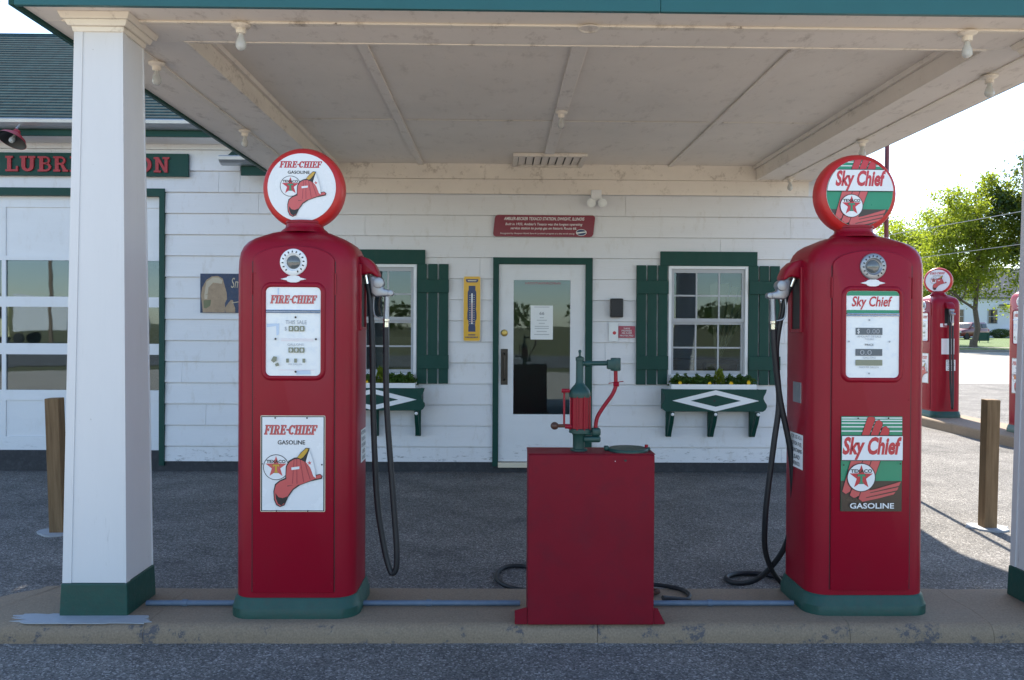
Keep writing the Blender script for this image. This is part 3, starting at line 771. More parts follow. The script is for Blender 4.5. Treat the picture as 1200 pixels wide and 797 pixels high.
box('door_header', 'green_trim', -6.53, -3.276, 7.955, 8.06, 2.688, 2.762, st)
box('door_jamb', 'green_trim', -3.3258, -3.276, 7.955, 8.06, 0.06, 2.6878, st)
box('door_jamb', 'green_trim', -6.53, -6.4502, 7.955, 8.06, 0.06, 2.6878, st)
box('bay_sill', 'plinth_dark', -6.445, -3.331, 7.99, 8.07, -0.02, 0.198, st)
# rooms behind the glass
box('interior_wall', 'room_wall', XM+0.07, XR-0.13, 11.6, 11.68, 0.0, 2.85, st)
box('interior_floor', 'room_floor', XM+0.07, XR-0.13, 8.13, 11.59, 0.0, 0.06, st)
box('interior_ceiling', 'room_wall', XM+0.07, XR-0.13, 8.13, 11.59, 2.855, 2.90, st)
box('bay_floor', 'room_floor', XL+0.13, XM-0.07, 8.13, 10.85, 0.0, 0.03, st)

# ================================================================== CANOPY
cp = thing('station_canopy', 'white drive-through canopy with green edge on two tapered square columns', 'canopy')
CZ = 2.885; CX0, CX1, CY0 = -2.185, 3.065, 3.70
CC = 3.020
for nm, (x0, x1, y0, y1) in {'a': (CX0-0.0, CX1, CY0-0.025, CY0), 'b': (CX0-0.025, CX0-0.0005, CY0-0.025, 7.66), 'c': (CX1+0.0005, CX1+0.025, CY0-0.025, 7.66)}.items():
    if nm == 'a':   # front edge is made of two lengths that meet with a butt joint
        box('fascia_board', 'fascia_green', x0, 0.72, y0, y1-0.0005, 2.868, 3.14, cp, 0.002)
        box('fascia_board', 'fascia_green', 0.722, x1, y0, y1-0.0005, 2.868, 3.14, cp, 0.002)
    elif nm == 'b': box('fascia_board', 'green_trim', x0, x1, y0, y1, 2.868, 3.14, cp, 0.002)
    else: box('fascia_board', 'green_trim', x0, x0+0.012, y0, y1, 2.888, 3.14, cp, 0.002)
rf = MB().box(CX0-0.06, CX1+0.06, CY0-0.06, 7.68, 3.142, 3.17).build('roof', 'shingle', cp)
# soffit boards of the three edge beams
IX0, IX1, IY = -1.625, 2.52, 4.175
cxL, cxR, cyF = -1.895, 2.775, 3.945
g = 0.002
def soff(x0, x1, y0, y1): return box('soffit_board', 'ceiling_trim', x0, x1, y0, y1, CZ, CZ+0.02, cp, 0.0015)
soff(CX0+g, CX1-g, CY0+g, 3.905); soff(CX0+g, CX1-g, 3.908, IY)
soff(CX0+g, cxL-g, IY+g, 7.92); soff(cxL+g, IX0, IY+g, 7.92)
soff(IX1, cxR-g, IY+g, 7.92); soff(cxR+g, CX1-g, IY+g, 7.92)
for x0, x1, y0, y1 in ((CX0+0.1, CX1-0.1, 3.885, 3.925),): box('trim_strip', 'peeling_trim', x0, x1, y0, y1, CZ-0.012, CZ-0.0005, cp, 0.003)
for xc in (cxL, cxR): box('trim_strip', 'peeling_trim', xc-0.018, xc+0.018, IY-0.18, 7.92, CZ-0.009, CZ-0.0005, cp, 0.002)
# inner faces of the beams
box('beam_face', 'ceiling_edge', IX0+0.001, IX1-0.001, IY, IY+0.02, CZ-0.004, CC+0.01, cp, 0.003)
box('beam_face', 'ceiling_edge', IX0-0.001, IX0+0.018, IY+0.021, 7.92, CZ-0.004, CC+0.01, cp, 0.003)
box('beam_face', 'ceiling_trim', IX1-0.018, IX1+0.001, IY+0.021, 7.92, CZ-0.004, CC+0.01, cp, 0.003)
box('ledger_board', 'ceiling_edge', CX0+0.005, CX1-0.005, 7.925, 7.972, CZ-0.008, CC+0.012, cp, 0.003)
box('frieze_board', 'ceiling_trim', CX0+0.03, CX1-0.03, 7.955, 7.9725, 2.735, CZ-0.0085, cp, 0.002)
for xc in (IX0+0.032, IX1-0.032): MB().prism([(xc-0.012, CC-0.03), (xc+0.012, CC-0.03), (xc+0.016, CC-0.0005), (xc-0.016, CC-0.0005)], IY+0.03, 7.92, 'XZ').build('cove_moulding', 'ceiling_trim', cp)
# ceiling panels
PX = [IX0+0.0185, -0.78, 0.44, 1.66, IX1-0.0185]; PYs = [IY+0.021, 6.25, 7.924]
random.seed(5)
for i in range(4):
    for j in range(2):
        zz = CC+random.uniform(0, 0.003)
        box('ceiling_panel', 'ceiling_panel', PX[i]+0.002, PX[i+1]-0.002, PYs[j]+0.0025, PYs[j+1]-0.0025, zz, zz+0.012, cp)
for i, w_ in ((1, 0.030), (2, 0.045), (3, 0.022)): box('batten', 'ceiling_trim', PX[i]-w_, PX[i]+w_, PYs[0]+0.001, 7.40 if i == 2 else 7.924, CC-0.014, CC-0.0005, cp, 0.003)
for i in range(4): box('seam_strip', 'ceiling_edge', PX[i]+0.05, PX[i+1]-0.05, 6.236, 6.262, CC-0.004, CC-0.0005, cp)
# air vent in the ceiling by the wall
vt = MB(); vx0, vx1, vy0, vy1 = 0.115, 0.79, 7.40, 7.92
vt.box(vx0, vx0+0.045, vy0, vy1, CC-0.03, CC-0.001).box(vx1-0.045, vx1, vy0, vy1, CC-0.03, CC-0.001).box(vx0+0.0452, vx1-0.0452, vy0, vy0+0.045, CC-0.03, CC-0.001).box(vx0+0.0452, vx1-0.0452, vy1-0.045, vy1, CC-0.03, CC-0.001)
vt = vt.build('ceiling_vent', 'ceiling_edge', cp)
box('backing', 'black_plastic', vx0+0.046, vx1-0.046, vy0+0.046, vy1-0.046, CC-0.006, CC-0.002, vt)
for i in range(8):
    x = vx0+0.052+i*0.0725
    MB().prism([(x, CC-0.024), (x+0.062, CC-0.014), (x+0.062, CC-0.010), (x, CC-0.020)], vy0+0.047, vy1-0.047, 'XZ').build('slat', 'ceiling_trim', vt)
# columns
def column(cx, cy):
    h0, h1, z0, z1 = 0.143, 0.108, 0.232, 2.815
    def sq(h, z, dx=0): return [(cx-h, cy-h, z), (cx+h, cy-h, z), (cx+h, cy+h, z), (cx-h, cy+h, z)]
    col = MB().loft([sq(h0, z0), sq(h1, z1)]).build('column', 'column_white', cp)
    # corner boards 4 mm proud of the panels
    for sx, sy in ((-1, -1), (1, -1), (1, 1), (-1, 1)):
        pass
    e = 0.005
    for face in range(4):
        mb = MB()
        rings = []
        for h, z in ((h0, z0+0.0), (h1, z1)):
            u0, u1 = -h-e, -h+0.036
            R_ = [(u0, -h-e), (u1, -h-e), (u1, -h+0.001), (u0, -h+0.001)]
            cs, sn = math.cos(face*math.pi/2), math.sin(face*math.pi/2)
            rings.append([(cx+u*cs-v*sn, cy+u*sn+v*cs, z) for u, v in R_])
        mb.loft(rings).build('corner_board', 'column_white', col)
    b_ = MB(); rings = []
    for h, z in ((0.158, 0.078), (0.156, 0.15), (0.153, 0.231)): rings.append(sq(h, z))
    b_ = b_.loft(rings).build('column_base', 'green_base', col, bevel=0.006)
    c_ = MB()
    for h, h2, za, zb in ((0.118, 0.122, 2.806, 2.829), (0.134, 0.146, 2.8295, 2.855), (0.154, 0.166, 2.8555, 2.884)):
        c_.loft([sq(h, za), sq(h2, zb)])
    c_.build('capital', 'peeling_trim', col, bevel=0.003)
column(-1.885, 3.945); column(2.765, 3.955)

# ================================================================== PETROL PUMPS
def P2(x0, y0, w, h, sx, sy, W_, H_):
    """sketch coordinates (y down) to metres about the plate's centre"""
    return lambda pts: [((x-x0)/w*W_-W_/2, H_/2-(y-y0)/h*H_) for x, y in pts]
def star_badge(a, cx, cy, r, tcol, ring=True):
    if ring: a.poly(circle(cx, cy, r), 'black_print')
    a.poly(circle(cx, cy, r*0.945), 'white_gloss')
    a.poly(star(cx, cy+0.02*r, r*0.86, 0.40), 'salmon' if tcol == 'print_yellow' else 'print_red')
    for e, c in ((0.045*r, 'black_print'), (0.0, tcol)):
        t = [(-.26, .22), (.26, .22), (.26, .06), (.16, .06), (.16, .10), (.08, .10), (.08, -.34), (.15, -.34), (.15, -.42), (-.15, -.42), (-.15, -.34), (-.08, -.34), (-.08, .10), (-.16, .10), (-.16, .06), (-.26, .06)]
        a.poly([(cx+x*r*(1+2.2*e/r)*1.0, cy+y*r*(1+1.4*e/r)) for x, y in t], c)
    a.text('TEXACO', 'black_print', cx-0.74*r, cx+0.74*r, cy+0.33*r, cy+0.58*r, 0, 0.03)
def helmet(a, M_):
    """red fire helmet with golden eagle crest and white front shield"""
    a.poly(M_([(158,552),(146,605),(150,668),(168,708),(197,722),(230,708),(254,652),(294,594),(346,558),(424,530),(506,512),(512,490),(492,474),(462,482),(440,440),(400,385),(345,350),(300,355),(258,378),(238,420),(234,505),(190,525)]), 'black_print')
    a.poly(M_([(165,558),(153,605),(156,662),(172,700),(197,715),(224,702),(248,648),(288,588),(340,550),(420,520),(500,504),(505,490),(490,480),(455,490),(330,552),(250,568),(246,512),(195,532)]), 'salmon')
    a.poly(M_([(162,618),(185,648),(215,655),(250,642),(230,690),(205,711),(180,696),(166,660)]), 'black_print')
    a.poly(M_([(247,562),(241,485),(246,420),(266,388),(300,366),(340,362),(375,372),(402,398),(432,432),(456,488),(455,512),(340,556)]), 'salmon')
    for p, q in (((300,366),(288,548)), ((320,364),(322,548)), ((345,366),(372,535)), ((375,374),(420,515))): a.line(M_([p])[0], M_([q])[0], 0.0022*abs(M_([(477,0)])[0][0]-M_([(0,0)])[0][0])/0.296, 'sign_maroon')
    a.poly(M_([(280,427),(340,419),(340,438),(282,446)]), 'white_gloss')
    a.poly(M_([(318,358),(348,318),(376,292),(388,280),(415,284),(408,318),(385,388),(355,372)]), 'black_print')
    a.poly(M_([(324,352),(350,322),(378,296),(390,285),(408,288),(394,316),(368,350),(350,362)]), 'print_yellow')
    a.poly(M_([(413,300),(398,345),(388,385),(420,425),(444,490),(462,505),(458,450),(436,360)]), 'white_gloss')
    c = M_([(415, 392)])[0]; a.poly(star(c[0], c[1], 0.016*abs(M_([(477,0)])[0][0]-M_([(0,0)])[0][0])/0.296*0.7, 0.4, 100), 'salmon')
def fire_sign():
    W_, H_ = 0.296, 0.444; M_ = P2(50, 45, 477, 712, 0, 0, W_, H_); a = Art()
    a.poly(R4(-W_/2, -H_/2, W_/2, H_/2), 'cream')
    a.poly(R4(-W_/2+0.002, -H_/2+0.002, W_/2-0.002, H_/2-0.002), 'black_print')
    a.poly(R4(-W_/2+0.007, -H_/2+0.006, W_/2-0.007, H_/2-0.006), 'white_gloss')
    (x0, y1), (x1, y0) = M_([(78, 114), (474, 186)])
    a.slab('FIRE-CHIEF', 'sign_maroon', x0-0.003, x1-0.003, y0+0.001, y1+0.001); a.slab('FIRE-CHIEF', 'salmon', x0, x1, y0, y1)
    (x0, y1), (x1, y0) = M_([(176, 226), (380, 258)]); a.text('GASOLINE', 'black_print', x0, x1, y0, y1, 0, 0.02)
    c = M_([(165, 427)])[0]; star_badge(a, c[0], c[1], 0.0595, 'print_yellow'); helmet(a, M_)
    for p in ((160, 60), (396, 60), (172, 748), (404, 748), (64, 400), (508, 405)):
        q = M_([p])[0]; a.poly(circle(q[0], q[1], 0.004, n=10), 'black_print')
    return a, W_, H_
def sky_shapes(a, M_, clipper, text_box, badge, globe=False):
    def put(pts, c):
        q = M_(pts); q = clip(q, clipper)
        if q: a.poly(q, c)
    put([(0,0),(560,0),(560,525),(0,525)], 'print_green')
    for y in (56, 73, 95, 122, 154):
        put([(0,y-4),(560,y-4),(560,y+4),(0,y+4)], 'white_gloss')
    put([(-20,528),(560,528),(560,900),(-20,900)], 'print_brown')
    up_f = ([(196,190),(242,52),(262,44),(290,50),(297,68),(252,190)], [(262,190),(304,80),(328,70),(352,90),(352,112),(318,190)], [(330,190),(356,124),(380,116),(404,140),(404,170),(394,190)])
    lo_f = ([(118,370),(205,370),(112,606),(80,625),(54,606)], [(210,370),(268,370),(182,636),(142,655),(110,634)], [(274,370),(338,370),(300,480),(250,610),(215,668),(178,656)])
    for L in (up_f, lo_f):
        for p in L:
            cx_ = sum(q[0] for q in p)/len(p); cy_ = sum(q[1] for q in p)/len(p)
            put([(cx_+(x-cx_)*1.10, cy_+(y-cy_)*1.04) for x, y in p], 'black_print'); put(p, 'print_red' if L is up_f else 'salmon')
    put([(176,660),(214,606),(300,588),(494,530),(478,566),(470,588),(440,626),(330,655),(205,682)], 'salmon')
    for p, q in (((262,612),(480,562)), ((232,648),(462,596))): put([p, q, (q[0], q[1]+9), (p[0], p[1]+6)], 'print_brown')
    put([(-20,184),(560,184),(560,376),(-20,376)], 'black_print'); put([(-20,190),(560,190),(560,370),(-20,370)], 'white_gloss')
    x0, x1, y0, y1 = text_box
    (u0, v1), (u1, v0) = M_([(x0, y0), (x1, y1)])
    a.text('Sky Chief', 'print_red', u0, u1, v0, v1, 0.22, 0.042)
    c = M_([badge[:2]])[0]; star_badge(a, c[0], c[1], badge[2], 'print_green')
def sky_sign():
    W_, H_ = 0.290, 0.448; M_ = P2(45, 45, 460, 710, 0, 0, W_, H_); a = Art()
    a.poly(R4(-W_/2, -H_/2, W_/2, H_/2), 'print_green')
    cl = R4(-W_/2+0.001, -H_/2+0.001, W_/2-0.001, H_/2-0.001)
    sky_shapes(a, M_, cl, (50, 496, 196, 368), (193, 500, 0.068))
    (u0, v1), (u1, v0) = M_([(108, 690), (440, 732)]); a.text('GASOLINE', 'white_gloss', u0, u1, v0, v1, 0, 0.02)
    for p in ((164, 58), (392, 56), (58, 406), (484, 396)):
        q = M_([p])[0]; a.poly(circle(q[0], q[1], 0.004, n=10), 'black_print')
    return a, W_, H_
def fire_face():
    """round print for the globe, radius 0.163"""
    a = Art(); r = 0.163; a.poly(circle(0, 0, r, n=64), 'white_gloss')
    M_ = lambda pts: [((x-434)/196*r, (297-y)/196*r) for x, y in pts]
    (x0, y1), (x1, y0) = M_([(308, 146), (552, 184)]); a.slab('FIRE-CHIEF', 'sign_maroon', x0-0.002, x1-0.002, y0, y1); a.slab('FIRE-CHIEF', 'print_red', x0, x1, y0, y1)
    (x0, y1), (x1, y0) = M_([(354, 201), (480, 219)]); a.text('GASOLINE', 'black_print', x0, x1, y0, y1, 0, 0.02)
    c = M_([(370, 290)])[0]; star_badge(a, c[0], c[1], 0.050, 'print_green')
    # helmet placed from its own sketch
    H_ = lambda pts: M_([(355+(x-150)/362*222, 205+(y-280)/442*262) for x, y in pts])
    helmet(a, H_); return a
def sky_face():
    a = Art(); r = 0.163; cl = circle(0, 0, r, n=64); a.poly(cl, 'print_green')
    # the sign's motif, drawn on the round lens
    M_ = lambda pts: [((x-250)/228*r, (322-y)/228*r) for x, y in pts]
    M2 = lambda pts: [((x-272)*0.00350*r, (0.69-(y-190)*0.00348)*r) for x, y in pts]
    sky_shapes(a, M2, cl, (56, 490, 194, 370), (196, 500, 0.057)); return a
def dial_fire(W_, H_):
    M_ = P2(55, 48, 437, 714, 0, 0, W_, H_); a = Art()
    def tx(s_, c, x0, y0, x1, y1, sh=0, b_=0.0):
        (u0, v1), (u1, v0) = M_([(x0, y0), (x1, y1)]); a.text(s_, c, u0, u1, v0, v1, sh, b_)
    a.poly(M_([(60,340),(165,335),(160,440),(150,480),(62,460)]), 'paper_white')
    for p in ([(60,345),(140,340),(145,360),(62,372)], [(135,345),(162,340),(158,430),(140,440)], [(295,722),(412,715),(412,752),(300,755)], [(148,52),(158,52),(158,108),(148,108)]): a.poly(M_(p), 'faded_blue')
    (u0, v1), (u1, v0) = M_([(90, 112), (466, 180)]); a.slab('FIRE-CHIEF', 'sign_maroon', u0-0.002, u1-0.002, v0, v1); a.slab('FIRE-CHIEF', 'salmon', u0, u1, v0, v1)
    tx('THIS SALE', 'faded_grey', 212, 315, 382, 346); tx('$', 'faded_grey', 206, 366, 222, 402)
    for y0, y1 in ((360, 404), (534, 576)):
        for i in range(3):
            x = 238+i*45; a.poly(M_([(x,y0),(x+36,y0),(x+40,(y0+y1)/2),(x+36,y1),(x,y1)]), 'print_olive'); tx('0', 'paper_white', x+10, y0+9, x+26, y1-9, 0, 0.03)
    tx('GALLONS', 'faded_grey', 230, 502, 360, 520)
    for x in (220, 285, 352): a.poly(M_([(x,624),(x+22,624),(x+22,656),(x,656)]), 'print_olive')
    tx('PER GALLON', 'faded_grey', 240, 664, 348, 676)
    for y, x0, x1 in ((466, 180, 440), (480, 180, 440), (716, 160, 448)): a.line(M_([(x0, y)])[0], M_([(x1, y)])[0], 0.0012, 'faded_pink')
    for p in ((296, 290), (136, 466), (460, 466), (298, 730)): q = M_([p])[0]; a.poly(circle(q[0], q[1], 0.005, n=12), 'bronze_plate')
    for p in ([(100,640),(120,605),(148,610),(146,640),(122,658)], [(132,668),(158,655),(168,680),(140,688)]): a.poly(M_(p), 'print_olive')
    return a
def dial_sky(W_, H_):
    M_ = P2(33, 262, 296, 502, 0, 0, W_, H_); a = Art()
    cl = [(x, y) for x, y in rrect(W_/2, H_/2, 0.022)]
    def put(p, c): a.poly(clip(M_(p), cl), c)
    def tx(s_, c, x0, y0, x1, y1, sh=0, b_=0.0):
        (u0, v1), (u1, v0) = M_([(x0, y0), (x1, y1)]); a.text(s_, c, u0, u1, v0, v1, sh, b_)
    put([(20,255),(340,255),(340,289),(20,289)], 'print_green'); put([(20,372),(340,372),(340,397),(20,397)], 'print_green')
    tx('Sky Chief', 'print_red', 62, 292, 290, 370, 0.22, 0.02)
    for y0, y1 in ((475, 516), (598, 638)):
        put([(85,y0),(236,y0),(236,y1),(85,y1)], 'counter_grey')
    tx('$', 'white_gloss', 94, 480, 108, 512); tx('0.00', 'faded_grey', 146, 482, 220, 508); tx('0.0', 'faded_grey', 110, 604, 176, 632)
    put([(85,661),(236,661),(236,694),(85,694)], 'print_olive')
    tx('AMOUNT OF SALE', 'faded_grey', 94, 520, 228, 532); tx('THIS SALE', 'faded_grey', 136, 536, 186, 546); tx('PRICE', 'black_print', 138, 568, 186, 579); tx('GALLONS', 'faded_grey', 126, 642, 198, 654); tx('PRICE PER GALLON', 'faded_grey', 106, 699, 214, 709)
    for p in ((160, 430), (46, 555), (274, 555), (160, 740)): q = M_([p])[0]; a.poly(circle(q[0], q[1], 0.0045, n=12), 'faded_grey')
    return a
paint('faded_blue', (0.50, 0.60, 0.74), 0.3, 0.05); paint('faded_pink', (0.70, 0.42, 0.44), 0.3, 0.05)

def make_pump(name, label, loc, side, kind, hose_pts):
    t = thing(name, label, 'gas pump', loc, 0, 'red gas pumps')
    hw, hd = 0.280, 0.205
    def rr(dx, z, r=0.09, k=1.0): return [(x*k, y*k, z) for x, y in rrect(hw+dx, hd+dx, r+dx*0.5, 6)]
    MB().loft([rr(0.021, 0.0, 0.09), rr(0.021, 0.042, 0.09), rr(0.016, 0.050, 0.09), rr(0.010, 0.080, 0.09), rr(0.004, 0.092, 0.1), rr(-0.02, 0.094, 0.08)]).build('pump_base', 'green_base', t, smooth=True)
    rings = [rr(0, 0.088)]+[rr(0, z) for z in (0.5, 1.0, 1.4)]
    for k_, z in ((1, 1.62), (0.992, 1.665), (0.968, 1.700), (0.925, 1.728), (0.86, 1.750), (0.76, 1.769), (0.5, 1.800), (0.25, 1.818), (0.02, 1.824)): rings.append(rr(0, z, 0.09, k_))
    body = MB().loft(rings, True, True).build('pump_body', 'pump_red', t, smooth=0.9)
    # front door with arched top
    arch = [(-0.188, 0.115), (0.188, 0.115), (0.188, 1.655)]+[(0.188*math.cos(rad(a)), 1.655+0.072*math.sin(rad(a))) for a in range(10, 180, 10)]+[(-0.188, 1.655)]
    dp = MB().prism(arch, -0.2135, -0.16, 'XZ').build('front_panel', 'pump_red', t, bevel=0.006, smooth=0.5)
    for s_ in (-1, 1): box('hinge', 'pump_red', s_*0.192-0.003, s_*0.192+0.003, -0.214, -0.2, 1.50, 1.60, dp)
    for s_ in (-1, 1): box('door_gap', 'black_rubber', s_*0.1905-0.0014, s_*0.1905+0.0014, -0.2062, -0.20, 0.12, 1.655, t)
    for s_ in (-1, 1):
        for z in (0.16, 0.55, 1.02, 1.60): MB().lathe([(0.0042, 0), (0.004, 0.0015), (0.001, 0.002)], (s_*0.178, -0.2135, z), 'Y', 10, cap0=False).build('screw', 'pump_red', dp, smooth=True)
    # price window
    W_, H_ = 0.250, 0.408; zc = 1.330
    def fr_(dx, dy, y): return [(x, y, z+zc) for x, z in rrect(W_/2+dx, H_/2+dx, max(0.004, 0.022+dx), 6)]
    MB().loft([fr_(0.024, 0, -0.2130), fr_(0.020, 0, -0.2200), fr_(0.012, 0, -0.2255), fr_(0.003, 0, -0.2235), fr_(0.0, 0, -0.2150)], False, False).build('window_bezel', 'pump_red', dp, smooth=1.2)
    plate = MB().prism([(x, z+zc) for x, z in rrect(W_/2+0.001, H_/2+0.001, 0.022, 6)], -0.2168, -0.2132, 'XZ').build('dial_plate', 'dial_white', dp)
    bar = MB(); bar.cyl((-W_/2+0.001, -0.221, 1.427), (W_/2-0.001, -0.221, 1.427), 0.0035, n=8).cyl((-W_/2+0.001, -0.221, 1.418), (W_/2-0.001, -0.221, 1.418), 0.0035, n=8)
    bar.build('chrome_bar', 'chrome', dp, smooth=True)
    (dial_fire if kind == 'fire' else dial_sky)(W_, H_).build('dial_print', dp, (0, -0.2170, zc))
    # round badge, lens and wing badge
    zb = 1.650
    ring = MB().lathe([(0.062, 0.0), (0.062, 0.006), (0.058, 0.010), (0.041, 0.011), (0.036, 0.004), (0.030, 0.002), (0.028, 0.002)], (0, -0.2135, zb), 'Y', 40, cap0=False, cap1=False).build('light_ring', 'dial_white' if kind == 'fire' else 'alu', dp, smooth=1.0)
    MB().lathe([(0.033, 0.001), (0.030, 0.006), (0.020, 0.011), (0.008, 0.014), (0.001, 0.0145)], (0, -0.2135, zb), 'Y', 28).build('lens', 'lens_glass', dp, smooth=True)
    a = Art()
    for i in range(16):
        if i in (11, 12): continue
        an = rad(i*22.5+4); c_, s_ = math.cos(an), math.sin(an)
        a.poly([(c_*0.044-s_*0.004, s_*0.044+c_*0.004), (c_*0.044+s_*0.003, s_*0.044-c_*0.003), (c_*0.053+s_*0.003, s_*0.053-c_*0.003), (c_*0.053-s_*0.002, s_*0.053+c_*0.002)], 'black_print', i > 0)
    a.build('ring_marks', dp, (0, -0.2248, zb))
    wing = [(-0.060, 0), (-0.045, 0.004), (-0.032, 0.007), (-0.026, 0.013), (-0.013, 0.017), (0.013, 0.017), (0.026, 0.013), (0.032, 0.007), (0.045, 0.004), (0.060, 0), (0.045, -0.004), (0.032, -0.006), (0.026, -0.012), (0.013, -0.016), (-0.013, -0.016), (-0.026, -0.012), (-0.032, -0.006), (-0.045, -0.004)]
    MB().prism([(x, z+1.572) for x, z in wing], -0.219, -0.213, 'XZ').build('wing_badge', 'white_gloss', dp, bevel=0.0015)
    # advertising plate
    art, sw, sh = fire_sign() if kind == 'fire' else sky_sign()
    zs = 0.718
    sg = MB().prism([(x, z+zs) for x, z in rrect(sw/2+0.001, sh/2+0.001, 0.006, 3)], -0.2172, -0.2136, 'XZ').build('advert_plate', 'cream' if kind == 'fire' else 'black_print', dp)
    art.build('advert_print', dp, (0, -0.2174, zs))
    # neck and globe
    MB().lathe([(0.118, 1.806), (0.108, 1.818), (0.094, 1.828), (0.090, 1.836), (0.090, 1.850), (0.096, 1.852), (0.096, 1.862), (0.07, 1.866)], (0, 0, 0), 'Z', 32).build('globe_collar', 'pump_red', t, smooth=0.7)
    gz = 2.020
    G = []
    for i in range(-8, 9):
        u = i/8; G.append((0.164+0.033*math.sqrt(max(0, 1-abs(u)**2.6)), u*0.064))
    globe = MB().lathe([(0.150, -0.060)]+G+[(0.158, 0.060)], (0, 0, gz), 'Y', 56).build('globe', 'bright_red', t, smooth=1.0)
    for s_ in (1, -1):
        ln = MB().lathe([(0.1635, 0.0), (0.1635, 0.066), (0.160, 0.0668)], (0, 0, 0), 'Y', 56).build('globe_lens', 'white_gloss', globe, (0, 0, gz))
        if s_ < 0: ln.rotation_euler = (0, 0, math.pi)
    f = (fire_face if kind == 'fire' else sky_face)()
    f.build('globe_print', globe, (0, -0.0670, gz))
    f.build('globe_print', globe, (0, 0.0670, gz), math.pi)
    # nozzle boot on the side
    S = side
    def sx(L): return [(S*x, z) for x, z in L]
    MB().prism(sx([(0.262, 1.690), (0.285, 1.695), (0.318, 1.682), (0.346, 1.655), (0.368, 1.608), (0.362, 1.590), (0.330, 1.612), (0.262, 1.600)]), -0.055, 0.055, 'XZ').build('nozzle_hood', 'pump_red', t, bevel=0.014, smooth=0.8)
    bt = MB()
    x0, x1 = sorted((S*0.272, S*0.290))
    bt.box(x0, x1, -0.078, -0.060, 1.335, 1.655).box(x0, x1, 0.060, 0.078, 1.335, 1.655).box(x0, x1, -0.0598, 0.0598, 1.335, 1.353)
    bt = bt.build('nozzle_boot', 'pump_red', t, bevel=0.004)
    x0, x1 = sorted((S*0.274, S*0.2812))
    box('boot_recess', 'black_plastic', x0, x1, -0.0595, 0.0595, 1.3532, 1.60, bt)
    # nozzle
    nz = MB().prism(sx([(0.316, 1.598), (0.334, 1.606), (0.354, 1.602), (0.374, 1.578), (0.386, 1.540), (0.414, 1.534), (0.424, 1.520), (0.414, 1.502), (0.345, 1.499), (0.326, 1.518)]), -0.020, 0.020, 'XZ').build('nozzle', 'alu', t, bevel=0.007, smooth=0.9)
    mb = MB().cyl((S*0.362, -0.030, 1.568), (S*0.362, 0.030, 1.568), 0.027, n=18).cyl((S*0.420, -0.022, 1.518), (S*0.420, 0.022, 1.518), 0.015, n=14)
    mb.build('valve_cap', 'alu', nz, bevel=0.004, smooth=True)
    MB().tube(spline([(S*0.295, 0, 1.640), (S*0.312, 0, 1.620), (S*0.330, 0, 1.598)], 5), 0.011, 12).build('spout', 'alu', nz, smooth=True)
    MB().tube([(S*0.402, 0, 1.510), (S*0.400, 0, 1.46), (S*0.398, 0, 1.392)], [0.0135, 0.0125, 0.015], 12).build('grip', 'alu', nz, smooth=True)
    MB().tube([(S*0.398, 0, 1.392), (S*0.3975, 0, 1.380), (S*0.397, 0, 1.376), (S*0.3965, 0, 1.345)], [0.016, 0.016, 0.0125, 0.0125], 12).build('swivel', 'chrome', nz, smooth=0.5)
    MB().tube(spline([(S*0.338, 0, 1.503), (S*0.335, 0, 1.45), (S*0.345, 0, 1.405), (S*0.385, 0, 1.392)], 5), 0.004, 6).build('trigger_guard', 'alu', nz, smooth=True)
    MB().tube(spline([(S*0.372, 0, 1.505), (S*0.362, 0, 1.46), (S*0.370, 0, 1.415)], 5), 0.0045, 6).build('trigger', 'bronze_plate', nz, smooth=True)
    hp = spline(hose_pts, 10)
    hose = MB().tube(hp, 0.0145, 12).build('hose', 'black_rubber', t, smooth=True)
    a0, a1 = Vector(hose_pts[0]), Vector(hose_pts[1]); d = (a1-a0).normalized()
    MB().cyl(a0-d*0.02, a0+d*0.022, 0.0165, 0.0155, 14).build('hose_ferrule', 'chrome', hose, smooth=0.6)
    return t
# notice plates on the flanks of the pumps
def side_plate(t, side, lines, z0, z1, y0, y1):
    a = Art(); w = y1-y0; h = z1-z0
    a.poly(R4(-w/2, -h/2, w/2, h/2), 'paper_white')
    n = len(lines)
    for i, (s_, k_) in enumerate(lines):
        zt = h/2-h*(i+0.25)/(n+0.2); a.text(s_, 'black_print', -w*0.42*k_, w*0.42*k_, zt-h*0.6/(n+0.2), zt, 0, 0.01)
    o = a.build('notice_plate', t, (side*0.2815, (y0+y1)/2, (z0+z1)/2), side*math.pi/2)
    o['label'] = 'small white printed notice plate on the flank'
    return o
hoseL = [(0.300,0.01,1.585),(0.317,0.01,1.492),(0.330,0.0,1.281),(0.334,0.0,1.029),(0.342,0.0,0.776),(0.359,0.0,0.481),(0.393,-0.005,0.271),(0.420,-0.012,0.172),(0.437,-0.018,0.150),(0.455,-0.022,0.180),(0.456,-0.02,0.271),(0.443,-0.012,0.439),(0.422,-0.004,0.692),(0.401,0.0,0.987),(0.397,0.0,1.281),(0.3965,0,1.352)]
pumpL = make_pump('gas_pump', 'red gas pump with white round fire helmet globe, left of the oil tank', (-0.955, 3.977, 0.08), 1, 'fire', hoseL)
side_plate(pumpL, 1, [('MOTOR FUEL', 1), ('FOR USE AS A', .9), ('CONTAINS', 1), ('LEAD', .6), ('ANTIKNOCK', .8)], 0.69, 0.85, -0.03, 0.11)
